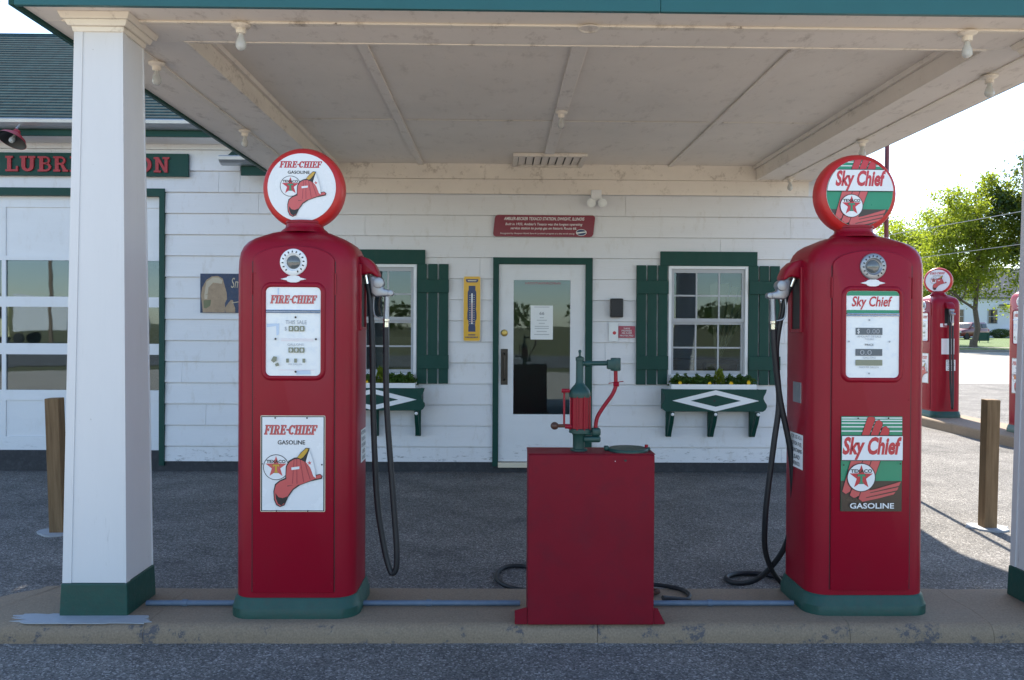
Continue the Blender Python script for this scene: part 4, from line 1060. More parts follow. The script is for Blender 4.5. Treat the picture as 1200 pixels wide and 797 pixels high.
hoseR = [(-0.300,0.01,1.585),(-0.335,0.02,1.49),(-0.372,0.03,1.25),(-0.352,0.04,0.99),(-0.372,0.05,0.78),(-0.396,0.07,0.52),(-0.398,0.10,0.36),(-0.372,0.17,0.20),(-0.30,0.26,0.06),(-0.20,0.36,-0.045),
         (-0.14,0.50,-0.062),(-0.22,0.62,-0.063),(-0.36,0.64,-0.063),(-0.46,0.57,-0.063),(-0.45,0.47,-0.063),(-0.38,0.38,-0.03),(-0.33,0.27,0.06),(-0.275,0.16,0.22),(-0.262,0.08,0.42),(-0.290,0.04,0.72),(-0.350,0.03,1.0),(-0.385,0.01,1.22),(-0.3965,0,1.352)]
pumpR = make_pump('gas_pump', 'red gas pump with green and white winged globe, right of the oil tank', (1.758, 4.017, 0.08), -1, 'sky', hoseR)
side_plate(pumpR, -1, [('FOR USE AS A', .95), ('MOTOR FUEL', 1), ('CONTAINS', 1), ('LEAD', .65), ('ANTIKNOCK', .7)], 0.665, 0.835, -0.10, 0.075)
MB().box(-0.2855, -0.2805, -0.07, 0.03, 0.99, 1.09).build('metal_tag', 'alu', pumpR)
# the pumps on the side island, seen from their hose side
pa = copy_tree(pumpL); pa.location = (6.56, 12.05, 0.13); pa.rotation_euler = (0, 0, -math.pi/2)
pa['label'] = 'distant red gas pump with helmet globe beyond the right-hand pump'
pb = copy_tree(pumpL); pb.location = (6.70, 10.02, 0.13); pb.rotation_euler = (0, 0, -math.pi/2)
pb['label'] = 'red gas pump at the right edge, mostly hidden by the column'
for p_, an in ((pa, 0.95), (pb, 0.2)):
    for ch in p_.children:
        if ch.name.startswith('globe') and not ch.name.startswith('globe_collar'): ch.rotation_euler = (0, 0, an)
MB().box(0.281, 0.284, -0.10, 0.09, 0.93, 1.16).build('notice_plate', 'paper_white', pa)
MB().box(0.281, 0.284, -0.12, -0.02, 1.33, 1.38).build('notice_plate', 'paper_white', pa)

# ================================================================== OIL TANK WITH HAND PUMP
ot = thing('oil_dispenser', 'low red steel oil tank with green hand-cranked pump on top', 'oil tank', (0.42, 3.77, 0.08))
hx = 0.288
tank = MB().box(-hx, hx, -0.095, 0.095, 0.0, 0.7775).build('tank', 'tank_red', ot, bevel=0.006, seg=2)
MB().box(-hx-0.002, hx+0.002, -0.097, 0.097, 0.7778, 0.782).build('top_plate', 'tank_red', ot, bevel=0.0015)
MB().prism([(0.145, 0.752), (0.156, 0.757), (0.162, 0.750), (0.153, 0.745)], -0.0957, -0.0951, 'XZ').build('paint_chip', 'black_rubber', tank)
MB().prism([(0.104, 0.748), (0.109, 0.750), (0.108, 0.745)], -0.0957, -0.0951, 'XZ').build('paint_chip', 'paper_white', tank)
MB().prism([(-hx-0.001, 0.0), (-hx-0.058, 0.0), (-hx-0.058, 0.062), (-hx-0.001, 0.078)], -0.085, -0.079, 'XZ').build('foot_flange', 'tank_red', ot)
MB().prism([(hx+0.001, 0.0), (hx+0.052, 0.0), (hx+0.048, 0.012), (hx+0.020, 0.072), (hx+0.001, 0.075)], -0.085, -0.079, 'XZ').build('foot_flange', 'tank_red', ot)
for s_ in (-1, 1):
    box('foot_plate', 'tank_red', *(sorted((s_*(hx+0.001), s_*(hx+0.055)))), -0.078, 0.085, 0.0, 0.006, ot)
    MB().cyl((s_*(hx+0.035), -0.04, 0.006), (s_*(hx+0.035), -0.04, 0.016), 0.012, n=6).build('bolt', 'rust', ot)
zt = 0.782
def T(x, z): return (x-0.42, z-0.08)       # world to local
pc = 0.378-0.42                              # pump axis
ft = MB().lathe([(0.040, zt), (0.040, zt+0.008), (0.028, zt+0.010), (0.028, zt+0.075), (0.034, zt+0.085)], (pc-0.008, 0, 0), 'Z', 20)
ft.build('pump_foot', 'green_pump', ot, smooth=0.6)
MB().box(pc+0.012, pc+0.092, -0.026, 0.026, zt+0.042, zt+0.072).box(pc+0.050, pc+0.092, -0.024, 0.024, zt+0.0722, zt+0.112).build('pump_elbow', 'green_pump', ot, bevel=0.009, smooth=0.8)
MB().lathe([(0.056, zt+0.088), (0.056, zt+0.106), (0.05, zt+0.110)], (pc-0.004, 0, 0), 'Z', 24).build('lower_flange', 'green_pump', ot, smooth=0.6)
rc = MB(); n_ = 28; rings = []
for z in (zt+0.108, zt+0.262):
    rings.append([(pc-0.004+(0.0485 if i%2 else 0.047)*math.cos(2*math.pi*i/n_), (0.0485 if i%2 else 0.047)*math.sin(2*math.pi*i/n_), z) for i in range(n_)])
rc.loft(rings).build('pump_cylinder', 'pump_red', ot)
for an in (200, 250, 290, 340):
    x, y = pc-0.004+0.053*math.cos(rad(an)), 0.053*math.sin(rad(an)); MB().cyl((x, y, zt+0.104), (x, y, zt+0.268), 0.004, n=8).build('tie_rod', 'pump_red', ot, smooth=True)
MB().lathe([(0.055, zt+0.262), (0.057, zt+0.278), (0.053, zt+0.294), (0.040, zt+0.310), (0.026, zt+0.324), (0.0205, zt+0.336), (0.0195, zt+0.440), (0.022, zt+0.442), (0.022, zt+0.456), (0.010, zt+0.462), (0.006, zt+0.464), (0.006, zt+0.480), (0.009, zt+0.482), (0.007, zt+0.492), (0.001, zt+0.494)], (pc-0.006, 0, 0), 'Z', 26).build('pump_cap', 'green_pump', ot, smooth=0.7)
MB().tube([(pc, 0, zt+0.427), (pc+0.13, 0, zt+0.429)], 0.012, 12).tube([(pc+0.02, 0, zt+0.427), (pc+0.045, 0, zt+0.427)], 0.017, 12).build('spout_arm', 'green_pump', ot, smooth=0.7)
MB().box(pc+0.122, pc+0.182, -0.021, 0.021, zt+0.400, zt+0.446).cyl((pc+0.162, 0, zt+0.392), (pc+0.162, 0, zt+0.455), 0.024, n=16).build('spout_head', 'green_pump', ot, bevel=0.004, smooth=0.7)
zz = lambda w: w-0.08
MB().tube(spline([(0.540-0.42, 0, zz(1.27)), (0.541-0.42, 0, zz(1.21)), (0.541-0.42, 0, zz(1.178)), (0.524-0.42, 0, zz(1.135)), (0.490-0.42, 0, zz(1.085)), (0.460-0.42, 0, zz(1.035)), (0.450-0.42, 0, zz(1.00)), (0.449-0.42, 0, zz(0.965))], 6), 0.0092, 12).build('return_pipe', 'pump_red', ot, smooth=True)
MB().tube([(0.506-0.42, -0.01, zz(1.193)), (0.575-0.42, -0.012, zz(1.203))], 0.0022, 6).tube([(0.53-0.42, 0, zz(1.188)), (0.555-0.42, 0, zz(1.188))], 0.012, 8).build('pipe_clip', 'pump_red', ot, smooth=True)
rd = MB().tube([(0.300-0.42, -0.012, zz(1.160)), (0.300-0.42, -0.012, zz(0.985))], 0.005, 8).cyl((0.287-0.42, -0.012, zz(1.156)), (0.325-0.42, -0.012, zz(1.156)), 0.010, n=12).cyl((0.304-0.42, -0.012, zz(0.982)), (0.336-0.42, -0.012, zz(0.980)), 0.012, n=12)
METER = rd.build('meter_rod', 'pump_red', ot, smooth=0.7)
kb = MB(); ring_ = []
for i in range(13):
    a_ = math.pi*i/12; ring_.append((max(0.001, 0.019*math.sin(a_)), -0.019*math.cos(a_)))
kb.lathe([(r, h+0.256-0.42) for r, h in ring_], (0, -0.012, zz(0.984)), 'X', 18)
kb.build('crank_knob', 'brown_knob', ot, smooth=True)
MB().cyl((0.268-0.42, -0.012, zz(0.984)), (0.306-0.42, -0.012, zz(0.984)), 0.0085, n=10).build('crank_shaft', 'rust', ot, smooth=True)
lid = MB().lathe([(0.094, zt), (0.094, zt+0.008), (0.090, zt+0.013), (0.02, zt+0.017), (0.001, zt+0.017)], (0.180, 0.0, 0), 'Z', 36).build('filler_lid', 'green_pump', ot, smooth=0.6)
MB().box(0.068, 0.090, -0.016, 0.016, zt+0.001, zt+0.022).box(0.262, 0.284, -0.014, 0.014, zt+0.001, zt+0.016).build('lid_hinge', 'green_pump', lid, bevel=0.005, smooth=0.8)
MB().cyl((0.266, 0, zt+0.012), (0.266, 0, zt+0.028), 0.008, n=12).build('lid_knob', 'pump_red', lid, smooth=0.6)

for ch in ot.children:
    nm = ch.name.split('.')[0]
    if nm in ('pump_foot', 'pump_elbow', 'lower_flange', 'pump_cylinder', 'tie_rod', 'pump_cap', 'spout_arm', 'spout_head', 'return_pipe', 'pipe_clip', 'meter_rod', 'crank_knob', 'crank_shaft'):
        kz = 0.95; kx = 0.90 if nm in ('pump_cylinder', 'tie_rod', 'pump_cap', 'lower_flange') else 1.0
        ch.scale = (kx, kx, kz); ch.location = (pc*(1-kx), 0, zt*(1-kz))
# conduit along the island
cd = thing('electrical_conduit', 'blue-grey electrical pipe lying along the concrete pump island', 'conduit', (0, 3.93, 0.08))
for x0, x1 in ((-1.70, -1.26), (-0.66, 0.105), (0.735, 1.44)):
    MB().cyl((x0, 0, 0.014), (x1, 0, 0.014), 0.013, n=14).build('pipe', 'conduit_blue', cd, smooth=0.7)
    for f_ in (0.42,):
        xx = x0+(x1-x0)*f_; MB().cyl((xx-0.012, 0, 0.014), (xx+0.012, 0, 0.014), 0.0165, n=14).build('coupling', 'conduit_blue', cd, smooth=0.7)
# hoses behind the tank
o = MB().tube(spline([(0.30, 4.60, 0.013), (0.16, 4.80, 0.013), (0.04, 4.79, 0.013), (-0.015, 4.62, 0.013), (0.03, 4.46, 0.013), (0.15, 4.36, 0.013), (0.34, 4.30, 0.013), (0.48, 4.28, 0.02)], 8), 0.012, 10).build('drain_hose', 'black_rubber', smooth=True)
tag(o, 'black hose curled on the asphalt at the left side of the oil tank', 'hose')
o = MB().tube(spline([(0.48, 4.27, 0.095), (0.66, 4.23, 0.093), (0.82, 4.215, 0.092), (0.93, 4.15, 0.092), (0.96, 4.06, 0.092), (0.93, 3.985, 0.092), (0.86, 3.962, 0.105), (0.80, 3.93, 0.12)], 8), 0.011, 10).build('drain_hose', 'black_rubber', smooth=True)
tag(o, 'black hose looped on the concrete island at the right side of the oil tank', 'hose')
mb = MB(); mb.tube([(0.775+0.035*math.cos(2*math.pi*i/16), 4.09+0.022*math.sin(2*math.pi*i/16), 0.098) for i in range(17)], 0.011, 8)
tag(mb.build('shackle_ring', 'rust', smooth=True), 'rusty iron ring lying behind the right edge of the oil tank', 'ring')

# ================================================================== BARE BULBS
def bulb(x, y, z, label, with_bulb=True):
    t = thing('porcelain_lamp', label, 'light fixture', (x, y, z), 0, 'bare bulbs under the canopy')
    MB().lathe([(0.055, 0.0), (0.057, -0.006), (0.052, -0.014), (0.036, -0.020), (0.030, -0.024), (0.029, -0.052), (0.024, -0.054)], n=28).build('socket', 'ceiling_edge', t, smooth=0.7)
    t.scale = (0.80,)*3
    if with_bulb:
        MB().lathe([(0.014, -0.050), (0.016, -0.066), (0.022, -0.084), (0.029, -0.102), (0.0315, -0.120), (0.028, -0.136), (0.018, -0.148), (0.006, -0.1525), (0.001, -0.153)], n=24).build('bulb', 'bulb_glass', t, smooth=True)
    return t
zf = CZ-0.0125
bulb(-1.245, 3.905, zf, 'bare bulb on the front canopy beam beside the left column')
bulb(2.255, 3.905, zf, 'bare bulb on the front canopy beam above the green winged globe')
bulb(cxL, 4.50, CZ-0.0095, 'bare bulb on the left canopy beam just behind the column')
bulb(cxL, 6.04, CZ-0.0095, 'bare bulb midway along the left canopy beam')
bulb(cxR, 4.58, CZ-0.0095, 'bare bulb on the right canopy beam nearest the camera')
bulb(cxR, 6.20, CZ-0.0095, 'bare bulb midway along the right canopy beam')
bulb(cxR, 7.75, CZ-0.0095, 'bare bulb on the right canopy beam closest to the wall')
bulb(0.44, 5.93, CC-0.0145, 'single bare bulb on the middle ceiling batten')
t = thing('empty_lamp_mount', 'round empty lamp mount on the front canopy beam above the ceiling batten', 'light fixture', (0.42, 3.905, zf))
MB().lathe([(0.055, 0), (0.055, -0.004), (0.045, -0.005), (0.040, -0.001), (0.03, 0.0)], n=24, cap0=False).build('mounting_ring', 'ceiling_edge', t, smooth=True)

# ================================================================== THINGS ON THE WALL
def shutter(x0, label):
    t = thing('window_shutter', label, 'shutter', (x0, 7.972, 0.87), 0, 'green plank shutters')
    for i, (a_, b_) in enumerate(((0.0, 0.094), (0.108, 0.199), (0.214, 0.306))):
        box('plank', 'green_trim', a_, b_, -0.020, -0.001, 0.0+0.001*i, 1.175, t, 0.002)
    for z0, z1 in ((0.149, 0.284), (0.894, 1.022)): box('batten', 'green_trim', 0.002, 0.312, -0.0395, -0.0205, z0, z1, t, 0.002)
shutter(1.341, 'green plank shutter between the entrance door and the right window')
shutter(2.449, 'green plank shutter on the right side of the right window')
shutter(-0.814, 'green plank shutter beside the yellow thermometer')
shutter(-1.922, 'green plank shutter on the left side of the left window, hidden by the pump')

random.seed(11)
def flower_box(cx, label, gl):
    t = thing('flower_box', label, 'window box', (cx, 7.95, 0.36), 0, 'flower boxes')
    Z0, Z1 = 0.268, 0.482
    L = [(-0.475, Z1), (0.505, Z1)]
    def ogee(s_):
        return [(s_*0.505, Z1), (s_*0.497, Z1-0.03), (s_*0.478, Z1-0.065), (s_*0.474, Z1-0.09), (s_*0.488, Z1-0.118), (s_*0.506, Z1-0.145), (s_*0.508, Z1-0.170), (s_*0.492, Z1-0.198), (s_*0.468, Z0)]
    front = ogee(1)+ogee(-1)[::-1]
    fb = MB().prism(front, -0.205, -0.185, 'XZ').build('front_board', 'green_trim', t, bevel=0.002)
    a = Art()
    D = 0.418; dh = 0.102
    a.poly([(-D, 0), (0, -dh), (D, 0), (0, dh)], 'white_trim'); a.poly([(-D*0.58, 0), (0, -dh*0.56), (D*0.58, 0), (0, dh*0.56)], 'green_trim'); a.poly(circle(-0.012, 0, 0.011, n=14), 'black_print')
    a.build('diamond', fb, (0.012, -0.2052, (Z0+Z1)/2-0.002))
    for s_ in (-1, 1): MB().prism([(-0.1848, Z0+0.01), (-0.001, Z0+0.01), (-0.001, Z1-0.01), (-0.1848, Z1-0.01)], *sorted((s_*0.455, s_*0.475)), 'YZ').build('side_board', 'green_trim', t)
    box('bottom_board', 'green_trim', -0.4545, 0.4545, -0.1848, -0.001, Z0+0.01, Z0+0.03, t)
    ln = MB(); ln.box(-0.40, 0.40, -0.180, -0.168, Z0+0.04, Z1+0.046).box(-0.40, 0.40, -0.02, -0.008, Z0+0.04, Z1+0.046).box(-0.412, -0.4002, -0.180, -0.008, Z0+0.04, Z1+0.046).box(0.4002, 0.412, -0.180, -0.008, Z0+0.04, Z1+0.046)
    ln.build('liner', 'white_trim', t)
    box('soil', 'soil', -0.3998, 0.3998, -0.1678, -0.0202, Z1-0.02, Z1+0.030, t)
    for bx in (-0.40, 0.015, 0.425):
        br = MB().box(bx-0.026, bx+0.026, -0.020, 0.020, 0.0, Z0-0.001).build('bracket', 'green_trim', t, bevel=0.002)
        pts = [(-0.021, 0.005), (-0.021, 0.05), (-0.060, 0.12), (-0.120, 0.19), (-0.165, 0.262), (-0.195, 0.262), (-0.190, 0.225), (-0.150, 0.15), (-0.09, 0.075), (-0.050, 0.012)]
        MB().prism(pts, bx-0.018, bx+0.018, 'YZ').build('bracket_scroll', 'green_trim', br)
        s_ = MB()
        s_.lathe([(max(0.0008, 0.016*math.sin(math.pi*i/8)), -0.016*math.cos(math.pi*i/8)) for i in range(9)], (bx, -0.196, 0.240), 'Z', 12).build('bracket_ball', 'white_trim', br, smooth=True)
    # plants
    spots = [(-0.34, 'd'), (-0.25, 'd'), (-0.14, 'd'), (-0.04, 'd'), (0.075, 'tall'), (0.18, 'd'), (0.27, 'd'), (0.35, 'd')]
    for i, (px, kd) in enumerate(spots):
        mb = MB(); tall = kd == 'tall'
        for j in range(240 if not tall else 130):
            r_ = random.random()**0.6; an = random.uniform(0, 6.283); w_ = random.choice((0.05, 0.065, 0.08)) if not tall else 0.05
            x = r_*w_*math.cos(an); y = r_*0.05*math.sin(an); z = random.uniform(0, 0.125*(1-r_*0.5)) if not tall else random.uniform(0.0, 0.19)*(1-0.3*r_)
            s_ = random.uniform(0.014, 0.027); d1 = Vector((random.gauss(0, 1), random.gauss(0, 1), random.gauss(0.4, 0.6))).normalized(); d2 = d1.orthogonal().normalized()
            if tall: d1 = Vector((random.gauss(0, .5), random.gauss(0, .5), 1)).normalized(); s_ *= 1.2
            c = Vector((x, y, z)); mb.add([c-d1*s_, c+d2*s_*0.5, c+d1*s_, c-d2*s_*0.5], [(0, 1, 2, 3)])
        fol = mb.build('foliage', 'leaf_bright' if tall else 'leaf_plant', None, fix=False)
        pt = thing('flowering_plant', gl+' '+PLN[i], 'plant', (cx+px, 7.95-0.10, 0.36+Z1+0.028), 0, 'plants in the flower boxes')
        fol.parent = pt
        if i in (0, 3, 5, 7) and not (cx < 0 and i != 3):
            for q in range(2 if i in (5, 7) else 1):
                fx, fy, fz = random.uniform(-0.03, 0.03), -0.055, random.uniform(0.02, 0.05)
                fm = MB()
                for e in range(6):
                    an = e*math.pi/3; c = Vector((fx, fy, fz)); d = Vector((math.cos(an), -0.35, math.sin(an)))*0.016; e2 = Vector((-math.sin(an), 0, math.cos(an)))*0.009
                    fm.add([c, c+d*0.6+e2, c+d*1.25, c+d*0.6-e2], [(0, 1, 2, 3)])
                fm.build('flower', 'petal_yellow', pt, fix=False)
PLN = ['at its left end, with a yellow flower', 'second from its left end', 'third from its left end', 'left of centre, with a low yellow flower', 'that stands tallest, light green', 'right of the tall one, with yellow flowers', 'second from its right end', 'at its right end, with yellow flowers']
flower_box(2.062, 'green flower box with white diamond under the right window', 'plant in the right window box')
flower_box(-1.222, 'green flower box with white diamond under the left window, half hidden by the pump', 'plant in the left window box')

# history plaque
t = thing('history_plaque', 'maroon plaque with slanted ends and white lettering above the entrance door', 'plaque', (0.428, 7.968, 2.424))
pq = [(-0.485, 0.075), (-0.475, 0.098), (-0.45, 0.106), (0.48, 0.106), (0.497, 0.095), (0.500, 0.075), (0.483, -0.08), (0.470, -0.10), (0.45, -0.106), (-0.475, -0.106), (-0.495, -0.095), (-0.500, -0.075)]
MB().prism(pq, -0.012, 0.0, 'XZ').build('plate', 'sign_maroon', t)
a = Art()
a.text('AMBLER-BECKER TEXACO STATION, DWIGHT, ILLINOIS', 'paper_white', -0.395, 0.395, 0.050, 0.086, 0.2, 0.015)
a.text("Built in 1933, Ambler's Texaco was the longest operating", 'paper_white', -0.380, 0.375, -0.002, 0.030, 0.2, 0.008)
a.text('service station to pump gas on historic Route 66.', 'paper_white', -0.330, 0.320, -0.042, -0.010, 0.2, 0.008)
a.text('Recognized by Hampton Hotels Save-A-Landmark program as a site worth seeing.', 'paper_white', -0.43, 0.30, -0.086, -0.066, 0.2)
a.poly(circle(0.365, -0.062, 0.052, 0.032), 'paper_white'); a.poly(circle(0.365, -0.062, 0.047, 0.028), 'sign_navy'); a.poly([(0.315, -0.075), (0.41, -0.062), (0.415, -0.05), (0.32, -0.062)], 'paper_white')
a.build('lettering', t, (0, -0.0122, 0))
# thermometer
t = thing('wall_thermometer', 'tall yellow advertising thermometer with blue spark plug left of the door', 'thermometer', (-0.276, 7.968, 1.608))
MB().prism([(x, z) for x, z in rrect(0.087, 0.322, 0.02, 4)], -0.014, 0, 'XZ').build('back_plate', 'cream', t, bevel=0.003)
a = Art(); a.poly(rrect(0.080, 0.314, 0.016, 4), 'sign_yellow')
a.poly([(-0.062, 0.290), (0.062, 0.290), (0.058, 0.268), (0.045, 0.258), (-0.045, 0.258), (-0.058, 0.268)], 'sign_navy'); a.poly(R4(-0.042, 0.270, 0.042, 0.280), 'cream')
plug = [(0.033, 0.225), (0.033, 0.185), (0.042, 0.165), (0.042, 0.02), (0.038, 0.0), (0.045, -0.04), (0.045, -0.10), (0.034, -0.12), (0.034, -0.145), (0.030, -0.165), (0.035, -0.175), (0.035, -0.225)]
a.poly(plug+[(-x, z) for x, z in plug[::-1]], 'sign_navy')
for z in [0.13-i*0.0215 for i in range(14)]:
    a.poly(R4(0.014, z, 0.026, z+0.004), 'cream', z < 0.13); a.poly(R4(-0.026, z, -0.014, z+0.004), 'cream', True)
a.poly(R4(-0.007, -0.15, 0.007, 0.15), 'paper_white'); a.poly(R4(-0.0025, -0.14, 0.0025, 0.06), 'print_red')
for z0, w_ in ((-0.262, 0.035), (-0.285, 0.062)):
    for i in range(9): a.poly(R4(-w_+i*2*w_/9, z0, -w_+i*2*w_/9+w_*0.16, z0+0.012), 'sign_navy', i > 0)
a.build('print', t, (0, -0.0143, 0))
# twin floodlight
t = thing('flood_light', 'white twin floodlight under the canopy, above and right of the plaque', 'floodlight', (0.935, 7.955, 2.72))
box('mount', 'white_trim', -0.050, 0.050, -0.045, 0.0, -0.055, 0.055, t, 0.006)
for s_ in (-1, 1):
    h = MB().lathe([(0.028, -0.05), (0.034, -0.02), (0.044, 0.03), (0.046, 0.045), (0.042, 0.045), (0.040, 0.038)], n=22, axis='Y', cap1=False).build('lamp_head', 'white_trim', t, (s_*0.055, -0.055, -0.08), smooth=0.8)
    MB().lathe([(0.040, 0.038), (0.03, 0.044), (0.01, 0.047), (0.001, 0.0475)], n=22, axis='Y').build('lens', 'paper_white', h, smooth=True)
# speaker box
t = thing('wall_speaker', 'small black box speaker on the wall right of the door', 'speaker', (1.14, 7.97, 1.623))
box('cabinet', 'black_plastic', -0.061, 0.061, -0.09, 0.0, -0.092, 0.092, t, 0.01)
MB().prism(rrect(0.053, 0.084, 0.01, 3), -0.0935, -0.0902, 'XZ').build('grille', 'black_rubber', t)
# notices
t = thing('notice_card', 'small white card with a red dot beneath the black speaker', 'notice', (1.118, 7.968, 1.388))
MB().box(-0.045, 0.045, -0.005, 0, -0.092, 0.092).build('card', 'paper_white', t)
a = Art(); a.poly(circle(0.008, -0.01, 0.017, n=20), 'print_red'); a.build('dot', t, (0, -0.0052, 0))
t = thing('notice_sign', 'small pinkish red sign with pale lettering left of the shutter', 'sign', (1.247, 7.968, 1.388))
paint('sign_pink', (0.36, 0.05, 0.085), 0.4, 0.06)
MB().box(-0.082, 0.082, -0.005, 0, -0.058, 0.058).build('plate', 'sign_pink', t)
a = Art()
for s_, w_, z in (('THESE', .032, .026), ('PREMISES', .05, .004), ('ARE ALARM', .05, -.018), ('PROTECTED', .065, -.044)): a.text(s_, 'paper_white', -w_, w_, z, z+0.016, 0, 0.01)
a.build('lettering', t, (0, -0.0052, 0))
# notice inside the door glass
t = thing('paper_notice', 'white printed sheet taped to the glass of the entrance door', 'notice', (0.412, 8.0015, 1.477))
MB().box(-0.110, 0.110, -0.0015, 0.0, -0.168, 0.168).build('sheet', 'paper_white', t)
a = Art(); a.text('66', 'faded_grey', -0.025, 0.025, 0.075, 0.105, 0, 0.04)
for z, w_ in ((0.15, .075), (0.045, .02), (0.02, .05), (-0.01, .03), (-0.04, .07), (-0.06, .07), (-0.09, .05), (-0.12, .075)): a.poly(R4(-w_, z, w_, z+0.005), 'faded_grey')
a.build('print', t, (0, -0.0018, 0))
# weathered portrait poster
t = thing('portrait_sign', 'weathered dark blue tin sign with a faded portrait, left of the gas pump', 'sign', (-2.66, 7.968, 1.746))
MB().box(-0.268, 0.268, -0.006, 0, -0.191, 0.191).build('plate', 'poster_navy', t)
M_ = P2(106, 270, 400, 308, 0, 0, 0.536, 0.382); a = Art()
a.poly(M_([(125,575),(112,440),(120,380),(150,320),(190,292),(235,288),(270,310),(282,360),(298,420),(300,470),(286,500),(285,575)]), 'poster_tan')
a.poly(M_([(135,440),(150,335),(195,300),(240,300),(268,322),(262,350),(200,340),(165,380),(160,430)]), 'poster_light')
a.poly(M_([(130,480),(185,475),(180,520),(150,545),(132,540)]), 'poster_olive'); a.poly(M_([(135,440),(160,435),(158,470),(138,472)]), 'poster_light')
a.poly(M_([(290,575),(285,540),(310,500),(330,475),(345,480),(348,510),(360,540),(360,575)]), 'poster_tan'); a.line(M_([(335,500)])[0], M_([(390,490)])[0], 0.008, 'poster_light')
a.text('Smoke', 'poster_light', *[v for v in (M_([(330,0)])[0][0], M_([(480,0)])[0][0], M_([(0,382)])[0][1], M_([(0,302)])[0][1])], 0.25)
a.build('print', t, (0, -0.0062, 0))
# LUBRICATION sign over the bay
t = thing('bay_sign', 'long green sign board with raised red slab letters over the service bay', 'sign', (-4.32, 7.966, 2.876))
box('board', 'green_trim', -1.28, 1.283, -0.028, 0.0, 0.0, 0.222, t, 0.003)
word = 'LUBRICATION'
xs_ = [-1.10]
for ch in word: xs_.append(xs_[-1]+0)
tot = sum(slab(c)[1] for c in word); x = -0.468; k_ = (1.130+0.468)/tot
for ch in word:
    ps, adv = slab(ch); mb = MB()
    for p in ps: mb.prism([(u*k_*0.94, 0.036+v*0.148/7) for u, v in p], -0.046, -0.0285, 'XZ')
    mb.build('letter', 'letter_red', t, (x, 0, 0)); x += adv*k_
# gooseneck lamp over the bay sign
t = thing('gooseneck_lamp', 'red enamel barn lamp under the gutter at the left edge', 'lamp', (-4.45, 7.965, 3.165))
shd = MB().lathe([(0.150, -0.075), (0.146, -0.072), (0.125, -0.035), (0.075, 0.005), (0.040, 0.025), (0.034, 0.06), (0.020, 0.07), (0.001, 0.071)], n=32, cap0=False, cap1=False).build('shade', 'letter_red', t, (0, -0.46, 0.0), smooth=0.8)
shd.rotation_euler = (rad(-28), rad(12), 0); shd.scale = (0.85,)*3
sh2 = MB().lathe([(0.147, -0.0745), (0.122, -0.037), (0.072, 0.002), (0.001, 0.018)], n=32, cap0=False, cap1=False).build('reflector', 'black_plastic', shd, smooth=0.8)
MB().lathe([(0.012, 0.0), (0.014, -0.02), (0.028, -0.055), (0.030, -0.075), (0.022, -0.095), (0.001, -0.102)], n=18).build('bulb', 'bulb_glass', shd, smooth=True)
MB().tube(spline([(0, -0.002, 0.07), (0, -0.16, 0.13), (0, -0.34, 0.13), (0, -0.44, 0.06)], 6), 0.011, 10).build('arm', 'galvanised', t, smooth=True)

# ================================================================== POSTS AND POLE
def post(x, y, rz, lean, label):
    t = thing('wooden_post', label, 'post', (x, y, 0), rz, 'guard posts')
    p = MB().box(-0.046, 0.046, -0.046, 0.046, 0.0, 0.93).build('post', 'post_wood', t, bevel=0.005); p.rotation_euler = (0, lean, 0)
    pts = [(0.14*math.cos(a)*random.uniform(.8, 1.15), 0.12*math.sin(a)*random.uniform(.8, 1.15)) for a in [i*math.pi/8 for i in range(16)]]
    MB().prism(pts, -0.01, 0.012, 'XY').build('footing', 'mortar', t)
post(-3.03, 5.62, rad(3), rad(-2.0), 'square wooden post standing behind the left column')
post(3.525, 5.79, rad(-3), rad(1.0), 'square wooden post in the sun beside the right column')
t = thing('sign_pole', 'slim dark red pole rising behind the green winged globe', 'pole', (3.60, 7.52, 0))
MB().cyl((0, 0, 0), (0, 0, 4.6), 0.021, 0.019, 12).build('shaft', 'pole_red', t, smooth=0.7)
MB().lathe([(0.07, 0), (0.07, 0.012), (0.03, 0.016), (0.028, 0.06)], n=20).build('foot_plate', 'pole_red', t, smooth=0.5)
MB().lathe([(0.022, 4.6), (0.026, 4.61), (0.018, 4.635), (0.001, 4.64)], n=16).build('cap', 'pole_red', t, smooth=0.7)

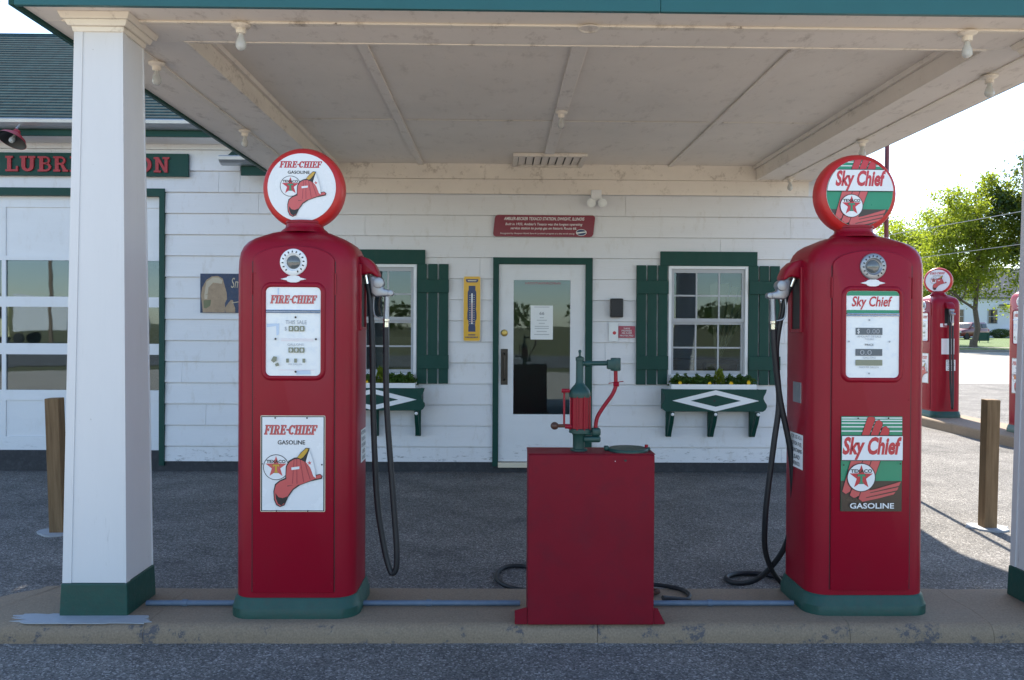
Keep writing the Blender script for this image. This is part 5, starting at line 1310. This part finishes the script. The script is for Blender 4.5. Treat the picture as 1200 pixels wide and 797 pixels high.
# ================================================================== TREES
def make_tree(name, label, base, height, crown_r, trunk_r, leaf, n_leaf, leaf_size, seed, fork=0.28, group=None, squash=1.0, cz=0.60, limbs=7, off=0.0):
    rnd = random.Random(seed)
    t = thing(name, label, 'tree', base, 0, group)
    tk = MB(); tips = []
    def limb(p, d, length, r, level):
        pts = [p]; rs = [r]; q = Vector(p); dd = Vector(d)
        nseg = 5
        for i in range(nseg):
            dd = (dd+Vector((rnd.gauss(0, .13), rnd.gauss(0, .13), rnd.gauss(0.05, .09)))).normalized()
            q = q+dd*length/nseg; pts.append(q.copy()); rs.append(r*(1-0.62*(i+1)/nseg))
        tk.tube(pts, rs, 7 if level < 2 else 5)
        if level < 3:
            nb = limbs if level == 0 else (4 if level == 1 else 3)
            for b_ in range(nb):
                k_ = rnd.uniform(0.35, 1.0) if level else rnd.uniform(fork/0.62 if fork < 0.5 else 0.6, 1.0)
                i = min(nseg, max(1, int(round(k_*nseg)))); o_ = pts[i]
                an = 2*math.pi*(b_+rnd.uniform(-.3, .3))/nb; tilt = rnd.uniform(0.45, 1.0)
                a_ = dd.orthogonal().normalized(); c_ = dd.cross(a_)
                nd = (dd*math.cos(tilt)+(a_*math.cos(an)+c_*math.sin(an))*math.sin(tilt)).normalized()
                limb(o_, nd, length*rnd.uniform(0.48, 0.68), rs[i]*0.62, level+1)
        tips.append((pts[-1].copy(), level)); tips.append((pts[-2].copy(), level))
    limb(Vector((0, 0, 0)), Vector((rnd.gauss(0, .04), rnd.gauss(0, .04), 1)), height*0.60, trunk_r, 0)
    # small flare at the foot
    tk.cyl((0, 0, -0.1), (0, 0, height*0.05), trunk_r*1.35, trunk_r, 10)
    tk.build('trunk', 'bark', t, smooth=True)
    # clumps at twig tips kept inside an uneven envelope
    lv = MB(); vs = []; fs = []
    cl = []
    c0 = Vector((off, 0, height*cz))
    for p, lev in tips:
        if lev >= 2: cl.append((p, rnd.uniform(0.10, 0.20)*crown_r))
    for i in range(170):
        u = Vector((rnd.gauss(0, 1), rnd.gauss(0, 1), rnd.gauss(0, 1))).normalized(); rr = rnd.uniform(0.45, 1.0)
        lump = 0.82+0.26*math.sin(3.1*u.x+seed)*math.cos(2.7*u.z+seed*1.7)
        p = c0+Vector((u.x*crown_r*squash, u.y*crown_r*squash, u.z*height*(1-cz)))*rr*lump
        if p.z > height*0.2: cl.append((p, rnd.uniform(0.10, 0.22)*crown_r))
    per = max(3, n_leaf//len(cl))
    for p, cr in cl:
        e = Vector(((p.x-off)/(crown_r*squash*1.08), p.y/(crown_r*squash*1.08), (p.z-c0.z)/(height*(1-cz)*1.05)))
        if e.length > 1.12: continue
        for j in range(per):
            g = Vector((rnd.gauss(0, .55), rnd.gauss(0, .55), rnd.gauss(0, .42)))*cr; c = p+g
            nrm = Vector((rnd.gauss(0, 1), rnd.gauss(0, 1), rnd.gauss(0.5, 1))).normalized(); a_ = nrm.orthogonal().normalized(); a_ = a_*math.cos(j)+nrm.cross(a_)*math.sin(j); b_ = nrm.cross(a_)
            s_ = leaf_size*rnd.uniform(0.6, 1.25); o = len(vs)
            vs += [c-a_*s_, c+b_*s_*0.55, c+a_*s_, c-b_*s_*0.55]; fs.append((o, o+1, o+2, o+3))
    lv.add(vs, fs); lv.build('crown', leaf, t, fix=False)
    return t
make_tree('street_tree', 'bright backlit green tree with forked trunk on the lawn behind the distant pump', (32.4, 55, 0.15), 11.3, 4.3, 0.21, 'leaf_bright', 46000, 0.10, 5, 0.20, 'trees across the street', cz=0.56, off=-1.0)
make_tree('street_tree', 'yellow-green tree left of the forked tree, behind the globe', (31.6, 65, 0.24), 10.6, 4.6, 0.20, 'leaf_bright', 20000, 0.13, 9, 0.25, 'trees across the street', cz=0.55)
make_tree('shade_tree', 'dark green tree cut off by the right column', (37.4, 46.5+4.5, 0.14), 13.2, 4.9, 0.30, 'leaf_dark', 34000, 0.13, 14, 0.3, 'trees across the street', cz=0.62)
for i, (x, y, h, r_, lf, lab) in enumerate(((41, 118, 10, 6, 'leaf_mid', 'distant tree behind the white house, left one'), (56, 112, 12, 7, 'leaf_mid', 'distant tree rising over the roof of the white house'), (70, 120, 11, 7, 'leaf_dark', 'distant dark tree behind the white house, far right'), (33, 130, 9, 6, 'leaf_mid', 'small distant tree at the far end of the street'))):
    make_tree('distant_tree', lab, (x, y, 0.4), h, r_, 0.3, lf, 7000, 0.3, 30+i, 0.25, 'distant trees')

# ================================================================== HOUSE ACROSS THE STREET
HY, HZ = 88.0, 0.46
hs = thing('white_house', 'white clapboard house with porch steps across the street', 'house', (0, HY, HZ))
w = MB().box(48.0, 62.0, 0, 9.0, 0, 4.4); w.prism([(0, 4.4), (9, 4.4), (4.5, 7.6)], 48.0, 62.0, 'YZ')
hw_ = w.build('wall', 'house_white', hs)
for k_ in range(22): MB().box(47.98, 62.02, -0.03, -0.001, 0.3+k_*0.187, 0.3+k_*0.187+0.165).build('siding_board', 'house_white', hw_)
MB().prism([(-0.5, 4.25), (4.5, 7.75), (9.5, 4.25), (9.5, 4.40), (4.5, 7.95), (-0.5, 4.40)], 47.6, 62.4, 'YZ').build('roof', 'roof_grey', hs)
for wx in (50.2, 53.9, 60.4):
    f = MB().box(wx-0.55, wx+0.55, -0.08, -0.032, 1.5, 3.1).build('window', 'sash_grey', hs)
    for z0, z1 in ((1.58, 2.27), (2.33, 3.02)): box('pane', 'dark_glass', wx-0.46, wx+0.46, -0.09, -0.0805, z0, z1, f)
d_ = box('door', 'house_white', 56.6, 57.5, -0.09, -0.032, 1.0, 3.05, hs); box('door_light', 'dark_glass', 56.85, 57.25, -0.10, -0.0905, 2.3, 2.8, d_)
pr = box('porch', 'house_white', 54.8, 59.2, -2.0, -0.1, 0.85, 1.0, hs)
for i in range(5): box('step', 'roof_grey', 55.9, 58.1, -2.0-0.3*(5-i)+0.0, -2.001-0.3*(4-i), 0, 0.17*(i+1), pr)
def rail(p, q, n):
    mb = MB().tube([p, q], 0.045, 6); p = Vector(p); q = Vector(q)
    for i in range(n):
        c = p+(q-p)*i/(n-1); mb.tube([c, (c.x, c.y, c.z-0.9)], 0.028, 5)
    mb.tube([p-Vector((0, 0, .8)), q-Vector((0, 0, .8))], 0.035, 6)
    mb.build('railing', 'house_white', pr)
rail((55.85, -3.6, 1.1), (55.85, -2.0, 1.95), 7); rail((58.15, -3.6, 1.1), (58.15, -2.0, 1.95), 7)
rail((54.85, -1.95, 1.95), (55.8, -1.95, 1.95), 5); rail((58.2, -1.95, 1.95), (59.15, -1.95, 1.95), 5)
for x in (54.9, 59.1): box('porch_post', 'house_white', x-0.08, x+0.08, -1.98, -1.82, 1.0, 3.5, pr)
box('porch_roof', 'roof_grey', 54.6, 59.4, -2.2, -0.05, 3.5, 3.62, pr)
# hedge by the steps
def shrub(loc, rx, ry, h, label, seed):
    rnd = random.Random(seed); t = thing('garden_shrub', label, 'shrub', loc, 0, 'shrubs by the white house'); mb = MB()
    for j in range(1500):
        u = Vector((rnd.gauss(0, 1), rnd.gauss(0, 1), rnd.gauss(0, 1))).normalized()*rnd.uniform(.6, 1.05); c = Vector((u.x*rx, u.y*ry, h*0.5+u.z*h*0.5))
        a_ = Vector((rnd.gauss(0, 1), rnd.gauss(0, 1), rnd.gauss(0, 1))).normalized(); b_ = a_.orthogonal().normalized(); s_ = rnd.uniform(.05, .11)
        mb.add([c-a_*s_, c+b_*s_*.6, c+a_*s_, c-b_*s_*.6], [(0, 1, 2, 3)])
    mb.build('foliage', 'leaf_mid', t, fix=False)
    MB().tube([(0, 0, 0), (0.02, 0, h*0.3), (0, 0.03, h*0.6)], [0.05, 0.04, 0.02], 6).build('stem', 'bark', t)
shrub((52.6, 84.5, 0.44), 1.0, 0.7, 1.0, 'low clipped shrub just left of the white porch steps', 2)
shrub((50.9, 84.8, 0.44), 0.8, 0.6, 0.8, 'low shrub between the red car and the porch shrub', 3)
# yard sign
t = thing('yard_sign', 'small dark green yard sign on the lawn right of the tree trunk', 'sign', (40.0, 66.5, 0.27), rad(8))
MB().box(-0.55, 0.55, -0.03, 0.03, 0.15, 0.85).build('panel', 'green_trim', t, bevel=0.02)
for x in (-0.4, 0.4): box('leg', 'green_trim', x-0.03, x+0.03, -0.05, -0.0305, 0, 0.8, t)

# ================================================================== CARS
def wheel(parent, x, y, r, w_, side):
    o = MB().lathe([(r*0.62, -w_/2), (r*0.9, -w_/2), (r, -w_*0.3), (r, w_*0.3), (r*0.9, w_/2), (r*0.62, w_/2)], (0, 0, 0), 'Y', 24).build('wheel', 'tyre', parent, (x, y, r), smooth=0.7)
    MB().lathe([(r*0.64, w_/2-0.01), (r*0.55, w_/2-0.03), (r*0.2, w_/2-0.02), (0.01, w_/2-0.015)], (0, 0, 0), 'Y', 20, cap0=False).build('rim', 'alu', o, smooth=0.7)
    if side > 0: o.rotation_euler = (0, 0, math.pi)
def suv(loc, rz):
    t = thing('parked_car', 'dark red sport utility car parked in front of the white house', 'car', loc, rz)
    L_, hwd = 4.5, 0.90
    low = [(-2.2, 0.35), (2.15, 0.35), (2.25, 0.55), (2.2, 0.98), (2.05, 1.05), (-2.0, 1.0), (-2.2, 0.9), (-2.27, 0.6)]
    # lengthwise profile; nose at -x
    body = MB()
    stations = [(-2.25, 0.45, 0.72, 0.74), (-2.15, 0.34, 0.88, 0.84), (-1.6, 0.30, 0.98, 0.90), (-0.9, 0.30, 1.04, 0.90), (0.5, 0.30, 1.06, 0.90), (1.9, 0.32, 1.06, 0.89), (2.18, 0.36, 1.0, 0.86), (2.26, 0.45, 0.8, 0.80)]
    rings = []
    for x, z0, z1, h in stations:
        rings.append([(x, -h*0.92, z0), (x, -h, z0+0.15), (x, -h, z1-0.18), (x, -h*0.93, z1-0.02), (x, 0, z1+0.02), (x, h*0.93, z1-0.02), (x, h, z1-0.18), (x, h, z0+0.15), (x, h*0.92, z0)])
    body.loft(rings); bd = body.build('body', 'car_red', t, smooth=0.7)
    cab = MB(); rings = []
    for x0, x1, z, h in ((-1.05, 2.14, 1.02, 0.83), (-0.30, 2.02, 1.58, 0.70), (-0.05, 1.85, 1.67, 0.62)):
        rings.append([(x0, -h, z), (x1, -h*0.97, z), (x1, h*0.97, z), (x0, h, z)])
    cab.loft(rings).build('cabin', 'car_red', t, bevel=0.03, smooth=0.8)
    for s_ in (-1, 1):
        for x0, x1, x2, x3 in ((-0.72, 0.12, 0.12, -0.22), (0.22, 1.08, 1.05, 0.22), (1.18, 1.95, 1.85, 1.15)):
            y0, y1 = s_*0.825, s_*0.735
            MB().add([(x0, y0, 1.10), (x1, y0, 1.10), (x2, y1, 1.52), (x3, y1, 1.52), (x0, y0-s_*.02, 1.10), (x1, y0-s_*.02, 1.10), (x2, y1-s_*.02, 1.52), (x3, y1-s_*.02, 1.52)], [(0,1,2,3),(7,6,5,4),(0,4,5,1),(1,5,6,2),(2,6,7,3),(3,7,4,0)]).build('side_window', 'dark_glass', t)
        box('headlight', 'head_glass', -2.275, -2.16, *sorted((s_*0.5, s_*0.80)), 0.66, 0.80, t, 0.02)
        box('tail_light', 'bright_red', 2.16, 2.245, *sorted((s_*0.68, s_*0.86)), 0.75, 1.0, t, 0.02)
        box('mirror', 'car_red', -0.75, -0.58, *sorted((s_*0.90, s_*1.05)), 1.08, 1.22, t, 0.03)
        for x in (-1.42, 1.40): wheel(t, x, s_*0.80, 0.34, 0.22, s_)
    MB().add([(-0.97, -0.74, 1.08), (-0.97, 0.74, 1.08), (-0.36, 0.64, 1.54), (-0.36, -0.64, 1.54), (-0.94, -0.74, 1.06), (-0.94, 0.74, 1.06), (-0.33, 0.64, 1.52), (-0.33, -0.64, 1.52)], [(0,1,2,3),(7,6,5,4),(0,4,5,1),(1,5,6,2),(2,6,7,3),(3,7,4,0)]).build('windscreen', 'dark_glass', t)
    box('bumper', 'roof_grey', -2.30, -2.20, -0.78, 0.78, 0.40, 0.55, t, 0.03); box('bumper', 'roof_grey', 2.22, 2.31, -0.78, 0.78, 0.42, 0.58, t, 0.03)
suv((45.6, 78.5, 0.38), rad(28))

# ================================================================== WIRES
def wire(p, q, sag, r_, label):
    p = Vector(p); q = Vector(q); pts = []
    for i in range(25):
        t_ = i/24; c = p.lerp(q, t_); c.z -= sag*4*t_*(1-t_); pts.append(c)
    tag(MB().tube(pts, r_, 5).build('power_line', 'wire_light', smooth=True), label, 'power line', 'overhead wires')
wire((-10, 27, 0.4), (44, 34.5, 14.6), 0.0, 0.012, 'upper thin overhead wire crossing the white sky at right') if False else None
wire((6, 40, 3.9), (40, 33, 10.1), 0.35, 0.016, 'pale overhead wire crossing in front of the bright tree')
wire((6, 41, 3.2), (40, 33, 7.9), 0.35, 0.013, 'lower faint overhead wire in front of the bright tree')
wire((4, 40, 5.6), (40, 33, 14.2), 0.35, 0.014, 'topmost overhead wire against the white sky at right')
t = thing('utility_pole', 'wooden utility pole carrying the overhead wires, right of the picture', 'utility pole', (40, 33, -0.02))
MB().cyl((0, 0, 0), (0, 0, 15), 0.17, 0.11, 12).build('shaft', 'pole_wood', t, smooth=0.7); box('crossarm', 'pole_wood', -1.1, 1.1, -0.06, 0.06, 14.1, 14.25, t)

# ================================================================== WHAT THE GLASS REFLECTS (behind the camera)
t = thing('utility_pole', 'wooden utility pole reflected in the service bay glass', 'utility pole', (-29.6, -38, -0.03))
MB().cyl((0, 0, 0), (0, 0, 9.5), 0.16, 0.11, 12).build('shaft', 'pole_wood', t, smooth=0.7); box('crossarm', 'pole_wood', -1.1, 1.1, -0.06, 0.06, 8.7, 8.83, t)
tag(MB().tube([(-31+i*6, -37-0.4*i, 8.9-0.22*i*(6-i)/3) for i in range(-6, 7)], 0.02, 5).build('power_line', 'black_rubber', smooth=True), 'dark wire reflected in the service bay glass', 'power line', 'overhead wires')
tr = thing('freight_truck', 'white box trailer truck reflected in the service bay glass', 'truck', (-32.6, -42, 0)); tr.scale = (0.85,)*3
MB().box(-1.6, 8.4, -1.25, 1.25, 1.1, 4.0).build('trailer', 'white_gloss', tr, bevel=0.04)
cabp = [(-4.6, 0.6), (-2.0, 0.6), (-2.0, 3.3), (-2.9, 3.3), (-3.3, 2.2), (-4.5, 1.9)]
MB().prism(cabp, -1.15, 1.15, 'XZ').build('cab', 'truck_yellow', tr, bevel=0.08)
for s_ in (-1, 1): MB().prism([(-2.2, 2.2), (-3.1, 2.2), (-2.8, 3.0), (-2.2, 3.0)], *sorted((s_*1.155, s_*1.17)), 'XZ').build('side_window', 'dark_glass', tr)
for x in (-3.7, -1.2, 6.0, 7.3):
    for s_ in (-1, 1): wheel(tr, x, s_*1.0, 0.5, 0.3, s_)
rnd = random.Random(4); mb = MB(); vs = []; fs = []
for i in range(15):
    cx_, cy_ = -150+i*21+rnd.uniform(-7, 7), -150+rnd.uniform(-25, 15); hh = rnd.uniform(5, 9); ww = rnd.uniform(5, 10)
    for j in range(420):
        u = Vector((rnd.gauss(0, 1), rnd.gauss(0, 1), rnd.gauss(0, 1))).normalized()*rnd.uniform(.5, 1.08); c = Vector((cx_+u.x*ww, cy_+u.y*ww, hh*0.52+u.z*hh*0.5))
        a_ = Vector((rnd.gauss(0, 1), rnd.gauss(0, 1), rnd.gauss(0, 1))).normalized(); b_ = a_.orthogonal().normalized(); k_ = rnd.uniform(.4, .9); o = len(vs)
        vs += [c-a_*k_, c+b_*k_*.6, c+a_*k_, c-b_*k_*.6]; fs.append((o, o+1, o+2, o+3))
mb.add(vs, fs)
tag(mb.build('distant_wood', 'leaf_mid', fix=False), 'far-off line of trees beyond the field, reflected in the glass', 'trees', None, 'stuff')

# ================================================================== A FEW THINGS INSIDE THE OFFICE
t = thing('shop_counter', 'brown wooden counter inside the office behind the right window', 'counter', (1.9, 9.6, 0.06))
box('top', 'furniture_wood', -0.9, 0.9, -0.3, 0.3, 0.95, 1.0, t, 0.005); box('front', 'furniture_wood', -0.85, 0.85, -0.25, 0.25, 0.0, 0.9495, t)
t = thing('wall_chart', 'pale framed chart on the office wall seen through the right window', 'picture', (2.1, 11.595, 1.75))
box('frame', 'furniture_wood', -0.35, 0.35, -0.03, 0, -0.28, 0.28, t); box('sheet', 'paper_white', -0.30, 0.30, -0.034, -0.0305, -0.23, 0.23, t)
t = thing('canvas_chair', 'pale canvas chair seen through the left window', 'chair', (-1.0, 8.9, 0.06), rad(25))
MB().prism([(-0.28, 0.45), (0.26, 0.45), (0.26, 0.50), (-0.28, 0.50)], -0.25, 0.25, 'YZ').build('seat', 'canvas', t)
MB().prism([(0.26, 0.5), (0.42, 1.25), (0.46, 1.25), (0.31, 0.5)], -0.25, 0.25, 'YZ').build('backrest', 'canvas', t)
for x in (-0.23, 0.23):
    for p_, q_ in (((x, -0.25, 0), (x, 0.35, 0.75)), ((x, 0.35, 0), (x, -0.25, 0.66))): MB().tube([p_, q_], 0.018, 6).build('leg', 'furniture_wood', t)
t = thing('display_rack', 'pale pleated display card inside the right window', 'display', (2.28, 8.45, 0.06))
mb = MB()
for i in range(6): mb.add([(0, 0.02*i, 1.0), (0.32*math.cos(0.35*i-0.3), 0.02*i, 1.0+0.55+0.32*math.sin(0.3*i)), (0.32*math.cos(0.35*i), 0.02*i+0.02, 1.0+0.52+0.32*math.sin(0.3*i+.3))], [(0, 1, 2)])
mb.build('fan', 'canvas', t, fix=False); box('stand', 'furniture_wood', -0.12, 0.12, 0, 0.12, 0, 1.0, t)
